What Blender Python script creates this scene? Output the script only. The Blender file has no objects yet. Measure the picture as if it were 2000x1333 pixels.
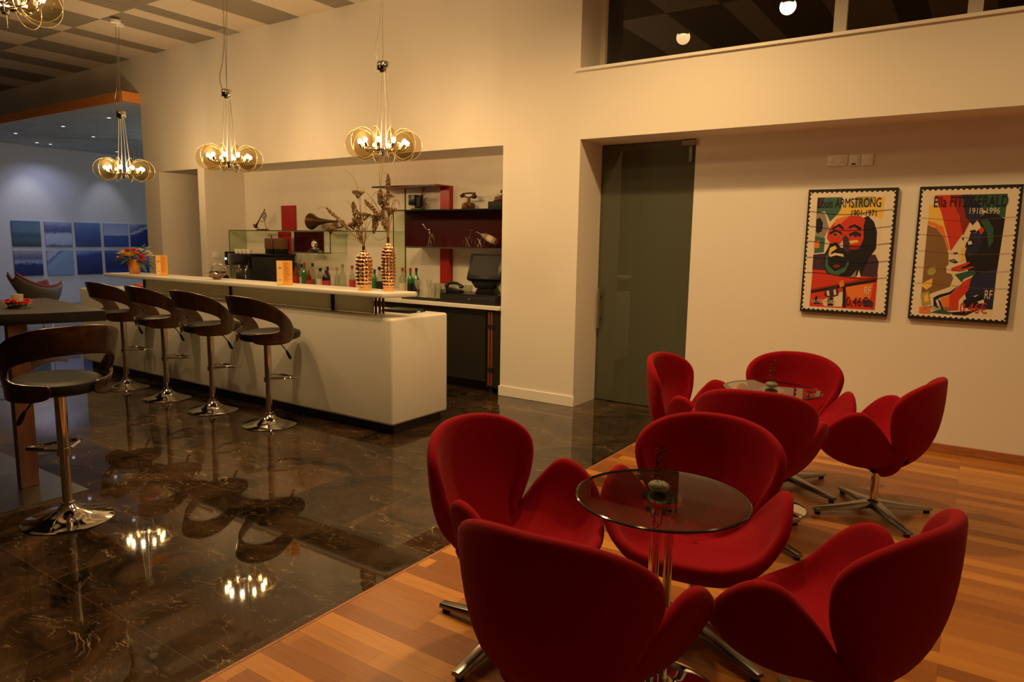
import bpy, bmesh, math, random
from mathutils import Vector, Matrix
random.seed(7)
PI = math.pi
scene = bpy.context.scene
col = scene.collection

# ------------------------------------------------------------------ camera
f_px = 1359.69
pitch, roll, yaw = math.radians(8.0414), math.radians(0.9497), math.radians(-33.7565)
Fw = Vector((math.sin(yaw)*math.cos(pitch), math.cos(yaw)*math.cos(pitch), -math.sin(pitch)))
R0 = Vector((math.cos(yaw), -math.sin(yaw), 0)); U0 = R0.cross(Fw)
Rr = R0*math.cos(roll) + U0*math.sin(roll); Uu = -R0*math.sin(roll) + U0*math.cos(roll)
cam_d = bpy.data.cameras.new('camera'); cam = bpy.data.objects.new('camera', cam_d); col.objects.link(cam)
M = Matrix((( Rr.x, Uu.x, -Fw.x, 0), (Rr.y, Uu.y, -Fw.y, 0), (Rr.z, Uu.z, -Fw.z, 1.5), (0, 0, 0, 1)))
cam.matrix_world = M
cam_d.sensor_width = 36.0; cam_d.lens = 36.0*f_px/2000.0; cam_d.clip_start = 0.05; cam_d.clip_end = 100
scene.camera = cam

# ------------------------------------------------------------------ world, exposure
w = bpy.data.worlds.new('night'); scene.world = w; w.use_nodes = True
w.node_tree.nodes['Background'].inputs[0].default_value = (0.02, 0.025, 0.04, 1)
w.node_tree.nodes['Background'].inputs[1].default_value = 0.05
scene.view_settings.view_transform = 'Standard'; scene.view_settings.look = 'None'
scene.view_settings.gamma = 1; scene.view_settings.use_curve_mapping = False
scene.view_settings.exposure = 0.22

WARM = (1.0, 0.645, 0.275); COOL = (0.60, 0.66, 1.0)
BULB_W = 3.3            # watts of each chandelier bulb
DOWN_W = 100.0
def lamp(name, kind, loc, power, colr, radius=0.05, spot=None, aim=None, blend=0.6, parent=None):
    d = bpy.data.lights.new(name, kind); d.energy = power; d.color = colr
    d.shadow_soft_size = radius
    if kind == 'SPOT': d.spot_size = math.radians(spot); d.spot_blend = blend
    o = bpy.data.objects.new(name, d); col.objects.link(o); o.location = loc
    if aim is not None:
        v = Vector(aim) - Vector(loc); o.rotation_euler = v.to_track_quat('-Z', 'Y').to_euler()
    if parent: o.parent = parent
    return o
# ceiling downlights of the cafe (their fixtures are built with the ceiling below): x, y, power factor
DOWNS = [(-3.2, 2.6, 1.3), (-1.5, 2.2, 0.45), (0.3, 2.2, 0.2), (-5.3, 2.4, 1.1), (-7.6, 2.4, 0.8), (-3.2, 3.6, 0.5), (-1.9, 4.1, 2.3), (0.4, 3.9, 0.95)]
for x, y, k in DOWNS:
    lamp('downlight_lamp', 'SPOT', (x, y, 3.955), DOWN_W*k, WARM, 0.08, 160, (x, y, 0), 0.9)
# cool lights of the lounge
LDOWN = [(-11.8, 5.95), (-15.2, 5.95), (-16.3, 7.0), (-14.3, 6.9), (-13.45, 6.0)]
for x, y in LDOWN:
    lamp('lounge_lamp', 'SPOT', (x, y, 3.34), 22, COOL, 0.04, 140, (x, y, 0), 0.8)
lamp('lounge_fill_lamp', 'POINT', (-12.2, 9.2, 2.3), 32, (0.85, 0.92, 0.90), 0.15)  # added unseen fill that lifts the lounge ceiling; no real fixture hangs here
lamp('wall_washer_lamp', 'SPOT', (-16.3, 6.75, 3.30), 16, (0.95, 0.88, 0.85), 0.03, 62, (-17.05, 6.75, 1.6), 0.9)
lamp('wall_washer_lamp', 'SPOT', (-16.3, 8.35, 3.30), 12, (0.85, 0.85, 0.95), 0.03, 55, (-17.05, 8.35, 1.8), 0.9)

# ------------------------------------------------------------------ materials
def mat(name, c, rough=0.5, metal=0.0, spec=0.5, emit=None, estr=0, trans=0, ior=1.45, coat=0, bump=None, sheen=0, var=None):
    m = bpy.data.materials.new(name); m.use_nodes = True; nt = m.node_tree; b = nt.nodes['Principled BSDF']
    b.inputs['Base Color'].default_value = (*c, 1); b.inputs['Roughness'].default_value = rough
    b.inputs['Metallic'].default_value = metal; b.inputs['Specular IOR Level'].default_value = spec
    b.inputs['IOR'].default_value = ior
    if trans: b.inputs['Transmission Weight'].default_value = trans
    if coat: b.inputs['Coat Weight'].default_value = coat; b.inputs['Coat Roughness'].default_value = 0.08
    if sheen: b.inputs['Sheen Weight'].default_value = sheen; b.inputs['Sheen Roughness'].default_value = 0.5
    if emit: b.inputs['Emission Color'].default_value = (*emit, 1); b.inputs['Emission Strength'].default_value = estr
    if bump or var:
        tc = nt.nodes.new('ShaderNodeTexCoord'); nz = nt.nodes.new('ShaderNodeTexNoise')
        sc = (bump or var)[0]; nz.inputs['Scale'].default_value = sc; nz.inputs['Detail'].default_value = 4
        nt.links.new(tc.outputs['Object'], nz.inputs['Vector'])
        if bump:
            bp = nt.nodes.new('ShaderNodeBump'); bp.inputs['Strength'].default_value = bump[1]; bp.inputs['Distance'].default_value = 0.01
            nt.links.new(nz.outputs['Fac'], bp.inputs['Height']); nt.links.new(bp.outputs['Normal'], b.inputs['Normal'])
        if var:
            cr = nt.nodes.new('ShaderNodeValToRGB'); k = var[1]
            cr.color_ramp.elements[0].position = 0.3; cr.color_ramp.elements[1].position = 0.7
            cr.color_ramp.elements[0].color = (*[v*(1-k) for v in c], 1); cr.color_ramp.elements[1].color = (*[min(1, v*(1+k)) for v in c], 1)
            nt.links.new(nz.outputs['Fac'], cr.inputs['Fac']); nt.links.new(cr.outputs['Color'], b.inputs['Base Color'])
    return m

def glass(name, tint, ior=1.5, rough=0.0, diffuse=None, dmix=0.0):
    """thin sheet glass: tinted see-through plus a Fresnel reflection"""
    m = bpy.data.materials.new(name); m.use_nodes = True; nt = m.node_tree; nt.nodes.clear()
    out = nt.nodes.new('ShaderNodeOutputMaterial'); mx = nt.nodes.new('ShaderNodeMixShader')
    fr = nt.nodes.new('ShaderNodeFresnel'); fr.inputs['IOR'].default_value = ior
    tr = nt.nodes.new('ShaderNodeBsdfTransparent'); tr.inputs['Color'].default_value = (*tint, 1)
    gl = nt.nodes.new('ShaderNodeBsdfGlossy'); gl.inputs['Roughness'].default_value = rough
    ge = nt.nodes.new('ShaderNodeNewGeometry'); iv = nt.nodes.new('ShaderNodeMath'); iv.operation = 'SUBTRACT'; iv.inputs[0].default_value = 1.0
    ml = nt.nodes.new('ShaderNodeMath'); ml.operation = 'MULTIPLY'
    nt.links.new(ge.outputs['Backfacing'], iv.inputs[1]); nt.links.new(fr.outputs['Fac'], ml.inputs[0]); nt.links.new(iv.outputs[0], ml.inputs[1])
    nt.links.new(ml.outputs[0], mx.inputs[0])
    if diffuse:
        df = nt.nodes.new('ShaderNodeBsdfDiffuse'); df.inputs['Color'].default_value = (*diffuse, 1)
        m2 = nt.nodes.new('ShaderNodeMixShader'); m2.inputs[0].default_value = dmix
        nt.links.new(tr.outputs[0], m2.inputs[1]); nt.links.new(df.outputs[0], m2.inputs[2])
        if name.startswith('grey_frosted'):
            tl = nt.nodes.new('ShaderNodeBsdfTranslucent'); tl.inputs['Color'].default_value = (*diffuse, 1); ad = nt.nodes.new('ShaderNodeMixShader'); ad.inputs[0].default_value = 0.6
            nt.links.new(df.outputs[0], ad.inputs[1]); nt.links.new(tl.outputs[0], ad.inputs[2]); nt.links.new(ad.outputs[0], m2.inputs[2])
        nt.links.new(m2.outputs[0], mx.inputs[1])
    else:
        nt.links.new(tr.outputs[0], mx.inputs[1])
    nt.links.new(gl.outputs[0], mx.inputs[2]); nt.links.new(mx.outputs[0], out.inputs[0])
    return m

def marble():
    m = bpy.data.materials.new('dark_marble'); m.use_nodes = True; nt = m.node_tree; b = nt.nodes['Principled BSDF']
    N = nt.nodes.new; L = nt.links.new
    tc = N('ShaderNodeTexCoord')
    wp = N('ShaderNodeTexNoise'); wp.inputs['Scale'].default_value = 1.6; wp.inputs['Detail'].default_value = 6
    L(tc.outputs['Object'], wp.inputs['Vector'])
    sub = N('ShaderNodeVectorMath'); sub.operation = 'MULTIPLY_ADD'; sub.inputs[1].default_value = (0.45, 0.45, 0.45)
    L(wp.outputs['Color'], sub.inputs[0]); L(tc.outputs['Object'], sub.inputs[2])
    def vein(scale, width, seedoff):
        mp = N('ShaderNodeMapping'); mp.inputs['Location'].default_value = (seedoff, seedoff*2, 0); mp.inputs['Rotation'].default_value = (0, 0, 0.5)
        mp.inputs['Scale'].default_value = (1, 3.2, 1); L(sub.outputs[0], mp.inputs[0])
        v = N('ShaderNodeTexNoise'); v.inputs['Scale'].default_value = scale; v.inputs['Detail'].default_value = 5; v.inputs['Roughness'].default_value = 0.55; v.inputs['Distortion'].default_value = 0.6; L(mp.outputs[0], v.inputs['Vector'])
        sb = N('ShaderNodeMath'); sb.operation = 'SUBTRACT'; sb.inputs[1].default_value = 0.5; L(v.outputs['Fac'], sb.inputs[0])
        ab = N('ShaderNodeMath'); ab.operation = 'ABSOLUTE'; L(sb.outputs[0], ab.inputs[0])
        r = N('ShaderNodeValToRGB'); r.color_ramp.elements[0].position = 0; r.color_ramp.elements[0].color = (1, 1, 1, 1)
        r.color_ramp.elements[1].position = width; r.color_ramp.elements[1].color = (0, 0, 0, 1); L(ab.outputs[0], r.inputs[0])
        # break the veins up
        n = N('ShaderNodeTexNoise'); n.inputs['Scale'].default_value = scale*1.5; n.inputs['Detail'].default_value = 3; L(mp.outputs[0], n.inputs['Vector'])
        r2 = N('ShaderNodeValToRGB'); r2.color_ramp.elements[0].position = 0.54; r2.color_ramp.elements[1].position = 0.70; L(n.outputs['Fac'], r2.inputs[0])
        mu = N('ShaderNodeMath'); mu.operation = 'MULTIPLY'; L(r.outputs[0], mu.inputs[0]); L(r2.outputs[0], mu.inputs[1])
        return mu
    v1 = vein(1.3, 0.0045, 3.1); v2 = vein(3.6, 0.010, 8.4); v3 = vein(9, 0.020, 1.2)
    base = N('ShaderNodeTexNoise'); base.inputs['Scale'].default_value = 2.2; base.inputs['Detail'].default_value = 8; base.inputs['Roughness'].default_value = 0.7
    base.inputs['Distortion'].default_value = 1.2; L(sub.outputs[0], base.inputs['Vector'])
    rb = N('ShaderNodeValToRGB'); rb.color_ramp.elements[0].position = 0.35; rb.color_ramp.elements[0].color = (0.007, 0.0045, 0.003, 1)
    rb.color_ramp.elements[1].position = 0.72; rb.color_ramp.elements[1].color = (0.095, 0.052, 0.026, 1); L(base.outputs['Fac'], rb.inputs[0])
    cur = rb.outputs[0]
    for v, cc, k in ((v1, (0.50, 0.36, 0.22), 0.9), (v2, (0.42, 0.30, 0.18), 0.75), (v3, (0.30, 0.22, 0.14), 0.5)):
        ml = N('ShaderNodeMath'); ml.operation = 'MULTIPLY'; ml.inputs[1].default_value = k; L(v.outputs[0], ml.inputs[0])
        mx = N('ShaderNodeMixRGB'); L(ml.outputs[0], mx.inputs[0]); L(cur, mx.inputs[1]); mx.inputs[2].default_value = (*cc, 1); cur = mx.outputs[0]
    # thin joints of the slabs, 0.575 m grid
    sp = N('ShaderNodeSeparateXYZ'); L(tc.outputs['Object'], sp.inputs[0])
    mask = None
    for ax, off in (('X', 2.115), ('Y', -1.287)):
        a = N('ShaderNodeMath'); a.operation = 'ADD'; a.inputs[1].default_value = off + 57.5 + 0.0015; L(sp.outputs[ax], a.inputs[0])
        md = N('ShaderNodeMath'); md.operation = 'MODULO'; md.inputs[1].default_value = 0.575; L(a.outputs[0], md.inputs[0])
        lt = N('ShaderNodeMath'); lt.operation = 'LESS_THAN'; lt.inputs[1].default_value = 0.003; L(md.outputs[0], lt.inputs[0])
        if mask is None: mask = lt
        else:
            mm = N('ShaderNodeMath'); mm.operation = 'MAXIMUM'; L(mask.outputs[0], mm.inputs[0]); L(lt.outputs[0], mm.inputs[1]); mask = mm
    k = N('ShaderNodeMath'); k.operation = 'MULTIPLY'; k.inputs[1].default_value = 0.5; L(mask.outputs[0], k.inputs[0])
    mx = N('ShaderNodeMixRGB'); L(k.outputs[0], mx.inputs[0]); L(cur, mx.inputs[1]); mx.inputs[2].default_value = (0.16, 0.11, 0.07, 1)
    fl = N('ShaderNodeVectorMath'); fl.operation = 'MULTIPLY_ADD'; fl.inputs[1].default_value = (1/0.575, 1/0.575, 0); fl.inputs[2].default_value = (2.115/0.575, -1.287/0.575, 0); L(tc.outputs['Object'], fl.inputs[0])
    f2 = N('ShaderNodeVectorMath'); f2.operation = 'FLOOR'; L(fl.outputs[0], f2.inputs[0])
    wn = N('ShaderNodeTexWhiteNoise'); wn.noise_dimensions = '2D'; L(f2.outputs[0], wn.inputs['Vector'])
    mr = N('ShaderNodeMapRange'); mr.inputs['To Min'].default_value = 0.6; mr.inputs['To Max'].default_value = 1.25; L(wn.outputs['Value'], mr.inputs['Value'])
    ms = N('ShaderNodeVectorMath'); ms.operation = 'SCALE'; L(mx.outputs[0], ms.inputs[0]); L(mr.outputs[0], ms.inputs['Scale'])
    L(ms.outputs[0], b.inputs['Base Color'])
    b.inputs['Roughness'].default_value = 0.03; b.inputs['Specular IOR Level'].default_value = 0.5
    return m

def planks():
    m = bpy.data.materials.new('oak_planks'); m.use_nodes = True; nt = m.node_tree; b = nt.nodes['Principled BSDF']
    N = nt.nodes.new; L = nt.links.new
    tc = N('ShaderNodeTexCoord')
    br = N('ShaderNodeTexBrick'); br.inputs['Scale'].default_value = 1.0; br.inputs['Brick Width'].default_value = 0.85; br.inputs['Row Height'].default_value = 0.086
    br.inputs['Mortar Size'].default_value = 0.0006; br.inputs['Bias'].default_value = 0.0; br.offset = 0.37; br.offset_frequency = 3; br.squash = 1.25; br.squash_frequency = 4
    br.inputs['Color1'].default_value = (0.62, 0.62, 0.62, 1); br.inputs['Color2'].default_value = (1, 1, 1, 1); br.inputs['Mortar'].default_value = (0.42, 0.42, 0.42, 1)
    L(tc.outputs['Object'], br.inputs['Vector'])
    rb = N('ShaderNodeValToRGB'); rb.color_ramp.elements[0].position = 0.45; rb.color_ramp.elements[0].color = (0.16, 0.046, 0.010, 1)
    rb.color_ramp.elements[1].position = 1; rb.color_ramp.elements[1].color = (0.60, 0.26, 0.05, 1); e = rb.color_ramp.elements.new(0.78); e.color = (0.34, 0.118, 0.026, 1)
    L(br.outputs['Color'], rb.inputs[0])
    mp = N('ShaderNodeMapping'); mp.inputs['Scale'].default_value = (1.2, 22, 1); L(tc.outputs['Object'], mp.inputs[0])
    nz = N('ShaderNodeTexNoise'); nz.inputs['Scale'].default_value = 2.5; nz.inputs['Detail'].default_value = 6; nz.inputs['Distortion'].default_value = 0.8; L(mp.outputs[0], nz.inputs['Vector'])
    mx = N('ShaderNodeMixRGB'); mx.blend_type = 'MULTIPLY'; mx.inputs[0].default_value = 0.55
    r2 = N('ShaderNodeValToRGB'); r2.color_ramp.elements[0].color = (0.72, 0.66, 0.6, 1); r2.color_ramp.elements[0].position = 0.3; r2.color_ramp.elements[1].position = 0.6
    L(nz.outputs['Fac'], r2.inputs[0]); L(rb.outputs[0], mx.inputs[1]); L(r2.outputs[0], mx.inputs[2]); L(mx.outputs[0], b.inputs['Base Color'])
    b.inputs['Roughness'].default_value = 0.33; b.inputs['Specular IOR Level'].default_value = 0.45
    return m

def wood(name, c1, c2, rough=0.3, scale=(18, 18, 1.5), coat=0.4):
    m = bpy.data.materials.new(name); m.use_nodes = True; nt = m.node_tree; b = nt.nodes['Principled BSDF']
    N = nt.nodes.new; L = nt.links.new
    tc = N('ShaderNodeTexCoord'); mp = N('ShaderNodeMapping'); mp.inputs['Scale'].default_value = scale; L(tc.outputs['Object'], mp.inputs[0])
    nz = N('ShaderNodeTexNoise'); nz.inputs['Scale'].default_value = 3; nz.inputs['Detail'].default_value = 5; nz.inputs['Distortion'].default_value = 1; L(mp.outputs[0], nz.inputs['Vector'])
    r = N('ShaderNodeValToRGB'); r.color_ramp.elements[0].position = 0.35; r.color_ramp.elements[1].position = 0.65
    r.color_ramp.elements[0].color = (*c1, 1); r.color_ramp.elements[1].color = (*c2, 1); L(nz.outputs['Fac'], r.inputs[0]); L(r.outputs[0], b.inputs['Base Color'])
    b.inputs['Roughness'].default_value = rough; b.inputs['Coat Weight'].default_value = coat; b.inputs['Coat Roughness'].default_value = 0.1
    return m

def sea(name, stops, wave=0.0, scale=4.0, aniso=(1, 1, 3), blot=0.6):
    """a seascape print: vertical colour bands (v) disturbed by noise"""
    m = bpy.data.materials.new(name); m.use_nodes = True; nt = m.node_tree; b = nt.nodes['Principled BSDF']
    N = nt.nodes.new; L = nt.links.new
    tc = N('ShaderNodeTexCoord'); sp = N('ShaderNodeSeparateXYZ'); L(tc.outputs['Generated'], sp.inputs[0])
    mp = N('ShaderNodeMapping'); mp.inputs['Scale'].default_value = aniso; L(tc.outputs['Generated'], mp.inputs[0])
    nz = N('ShaderNodeTexNoise'); nz.inputs['Scale'].default_value = scale; nz.inputs['Detail'].default_value = 5; nz.inputs['Distortion'].default_value = 1.0; L(mp.outputs[0], nz.inputs['Vector'])
    s = N('ShaderNodeMath'); s.operation = 'SUBTRACT'; s.inputs[1].default_value = 0.5; L(nz.outputs['Fac'], s.inputs[0])
    a = N('ShaderNodeMath'); a.operation = 'MULTIPLY_ADD'; a.inputs[1].default_value = blot; L(s.outputs[0], a.inputs[0])
    if wave:
        d = N('ShaderNodeMath'); d.operation = 'MULTIPLY_ADD'; d.inputs[1].default_value = wave; L(sp.outputs['Y'], d.inputs[0]); L(sp.outputs['Z'], d.inputs[2]); L(d.outputs[0], a.inputs[2])
    else: L(sp.outputs['Z'], a.inputs[2])
    r = N('ShaderNodeValToRGB'); els = r.color_ramp.elements
    els[0].position = stops[0][0]; els[0].color = (*stops[0][1], 1); els[1].position = stops[-1][0]; els[1].color = (*stops[-1][1], 1)
    for p, c in stops[1:-1]: e = els.new(p); e.color = (*c, 1)
    L(a.outputs[0], r.inputs[0]); L(r.outputs[0], b.inputs['Base Color']); b.inputs['Roughness'].default_value = 0.35
    return m

MT = {}
MT['wall'] = mat('warm_white_paint', (0.80, 0.74, 0.66), 0.75, spec=0.25, bump=(60, 0.02))
MT['lwall'] = mat('lounge_white_paint', (0.72, 0.71, 0.74), 0.8, spec=0.2)
MT['trimw'] = mat('white_trim_paint', (0.85, 0.80, 0.72), 0.45)
MT['marble'] = marble(); MT['planks'] = planks()
MT['skirt'] = wood('skirting_wood', (0.30, 0.10, 0.035), (0.42, 0.16, 0.06), 0.4, (3, 30, 30), 0.1)
MT['orange'] = wood('orange_beam_wood', (0.80, 0.27, 0.05), (0.90, 0.36, 0.08), 0.5, (2, 20, 20), 0.0)
MT['ceil_l'] = mat('pale_ceiling_board', (0.58, 0.48, 0.37), 0.9, var=(40, 0.08))
MT['ceil_d'] = mat('taupe_ceiling_board', (0.24, 0.195, 0.145), 0.9, var=(40, 0.08))
MT['lceil'] = mat('lounge_ceiling_board', (0.62, 0.66, 0.62), 0.85, var=(3, 0.1))
MT['vent'] = mat('vent_grey', (0.30, 0.26, 0.21), 0.6)
MT['corian'] = mat('white_solid_surface', (0.80, 0.76, 0.68), 0.25, spec=0.5)
MT['dark'] = mat('near_black_laminate', (0.022, 0.018, 0.014), 0.35)
MT['black'] = mat('black_plastic', (0.008, 0.008, 0.009), 0.3)
MT['blackm'] = mat('black_matte', (0.012, 0.011, 0.011), 0.6)
MT['screen'] = mat('dark_screen', (0.018, 0.018, 0.016), 0.5, spec=0.3)
MT['chrome'] = mat('chrome', (0.75, 0.73, 0.70), 0.06, 1.0)
MT['satin'] = mat('satin_chrome', (0.92, 0.90, 0.85), 0.32, 1.0)
MT['steel'] = mat('brushed_steel', (0.45, 0.43, 0.40), 0.28, 1.0)
MT['alu'] = mat('dull_aluminium', (0.30, 0.29, 0.27), 0.25, 1.0)
MT['walnut'] = wood('walnut_veneer', (0.022, 0.0075, 0.0045), (0.046, 0.015, 0.0075), 0.28, (5, 5, 1.5), 0.5)
MT['leather'] = mat('black_leather', (0.009, 0.008, 0.006), 0.48, spec=0.35, bump=(120, 0.05))
MT['red'] = mat('red_wool_felt', (0.265, 0.0022, 0.009), 0.9, spec=0.1, bump=(400, 0.08), sheen=0.05)
MT['espresso'] = wood('espresso_table_wood', (0.010, 0.007, 0.0055), (0.018, 0.012, 0.009), 0.5, (1.5, 12, 12), 0.0)
MT['legw'] = wood('brown_table_leg_wood', (0.07, 0.024, 0.012), (0.12, 0.042, 0.02), 0.4, (10, 10, 1.2), 0.2)
MT['tglass'] = glass('smoked_table_glass', (0.60, 0.52, 0.47), 2.0)
MT['tedge'] = mat('dark_glass_edge', (0.02, 0.03, 0.025), 0.1)
MT['cglass'] = glass('clear_shelf_glass', (0.90, 0.94, 0.87), 1.45)
MT['cedge'] = mat('green_glass_edge', (0.06, 0.09, 0.055), 0.15)
MT['frost'] = glass('grey_frosted_panel', (0.55, 0.55, 0.48), 1.5, 0.25, (0.72, 0.70, 0.58), 0.92)
MT['door'] = glass('dark_green_door_glass', (0.10, 0.12, 0.08), 1.6, 0.02, (0.13, 0.135, 0.09), 0.7)
MT['wglass'] = glass('dark_window_glass', (0.25, 0.25, 0.22), 2.1, 0.0)
MT['amber'] = glass('amber_disc_glass', (0.70, 0.61, 0.44), 1.22, 0.0, (0.5, 0.42, 0.25), 0.02)
MT['amberrim'] = mat('polished_disc_rim', (0.75, 0.62, 0.38), 0.1, 0.6)
MT['bulb'] = mat('lit_bulb', (1, 0.9, 0.7), 0.4, emit=(1.0, 0.90, 0.70), estr=75)
MT['lit'] = mat('lit_downlight', (1, 0.9, 0.7), 0.4, emit=(1.0, 0.72, 0.38), estr=5)
MT['litc'] = mat('lit_cool_downlight', (1, 1, 1), 0.4, emit=(0.8, 0.88, 1.0), estr=4)
MT['redp'] = mat('red_lacquer', (0.38, 0.016, 0.009), 0.35)
MT['redd'] = mat('dark_red_back_panel', (0.055, 0.004, 0.006), 0.3)
MT['gold'] = mat('gold_mirror_glass', (0.66, 0.38, 0.20), 0.06, 1.0)
MT['goldb'] = mat('amber_vase_foot', (0.85, 0.42, 0.10), 0.12, 0.3)
MT['dried'] = mat('dried_plant', (0.32, 0.19, 0.07), 0.8, var=(60, 0.35))
MT['dried2'] = mat('dried_seed_head', (0.22, 0.12, 0.045), 0.85, var=(90, 0.4))
MT['bronze'] = mat('dark_bronze', (0.12, 0.055, 0.028), 0.35, 0.8)
MT['silver'] = mat('tarnished_silver', (0.45, 0.38, 0.33), 0.22, 1.0)
MT['bronzesilver'] = mat('dark_polished_silver', (0.28, 0.20, 0.16), 0.15, 1.0)
MT['orangep'] = mat('orange_menu_card', (0.95, 0.42, 0.07), 0.6, emit=None)
MT['orangel'] = mat('pale_orange_print', (0.95, 0.62, 0.22), 0.6)
MT['ink'] = mat('brown_ink', (0.25, 0.10, 0.03), 0.7)
MT['pot'] = mat('copper_orange_pot', (0.75, 0.30, 0.06), 0.3, 0.4)
MT['leaf'] = mat('dark_green_leaf', (0.02, 0.07, 0.02), 0.5)
MT['moss'] = mat('olive_foliage', (0.12, 0.14, 0.03), 0.7)
MT['yel'] = mat('yellow_petals', (0.95, 0.60, 0.05), 0.7); MT['org'] = mat('orange_petals', (0.9, 0.22, 0.03), 0.7)
MT['cor'] = mat('coral_petals', (0.85, 0.14, 0.09), 0.7); MT['cream'] = mat('cream_petals', (0.85, 0.80, 0.68), 0.7)
MT['pink'] = mat('pink_petals', (0.75, 0.10, 0.12), 0.6)
MT['paper'] = mat('cream_stamp_paper', (0.80, 0.70, 0.56), 0.7)
MT['white'] = mat('white_plastic', (0.92, 0.90, 0.86), 0.3)
MT['cup'] = mat('white_porcelain', (0.85, 0.82, 0.76), 0.25)
MT['gclear'] = glass('clear_bottle_glass', (0.80, 0.84, 0.76), 1.45, 0.0, (0.55, 0.55, 0.42), 0.22)
MT['ggreen'] = mat('green_bottle_glass', (0.03, 0.20, 0.04), 0.08, spec=0.8)
MT['gdark'] = mat('dark_bottle_glass', (0.02, 0.012, 0.01), 0.1, spec=0.8)
MT['gamber'] = glass('amber_spirit', (0.55, 0.22, 0.05), 1.45, 0.0, (0.40, 0.13, 0.03), 0.5)
MT['gred'] = glass('red_liqueur', (0.55, 0.10, 0.04), 1.45, 0.0, (0.35, 0.03, 0.02), 0.5)
MT['lab'] = mat('cream_bottle_label', (0.70, 0.60, 0.42), 0.6); MT['labr'] = mat('red_bottle_label', (0.45, 0.03, 0.03), 0.6)
MT['labb'] = mat('black_bottle_label', (0.015, 0.012, 0.015), 0.5); MT['cork'] = mat('tan_cap', (0.35, 0.22, 0.12), 0.6)
MT['capr'] = mat('red_cap', (0.5, 0.02, 0.02), 0.4)
MT['drink'] = glass('drinking_glass', (0.86, 0.87, 0.82), 1.5, 0.0, (0.75, 0.73, 0.62), 0.25)
MT['stone'] = mat('green_grey_stone', (0.16, 0.15, 0.09), 0.5, var=(30, 0.3))
MT['copper'] = mat('copper_strip', (0.55, 0.16, 0.09), 0.3, 0.7)
MT['ochair'] = mat('burnt_orange_upholstery', (0.42, 0.085, 0.045), 0.7); MT['oshell'] = mat('pale_olive_shell', (0.30, 0.27, 0.20), 0.5)
MT['brownt'] = mat('tan_screen_print', (0.45, 0.36, 0.12), 0.6)

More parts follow.
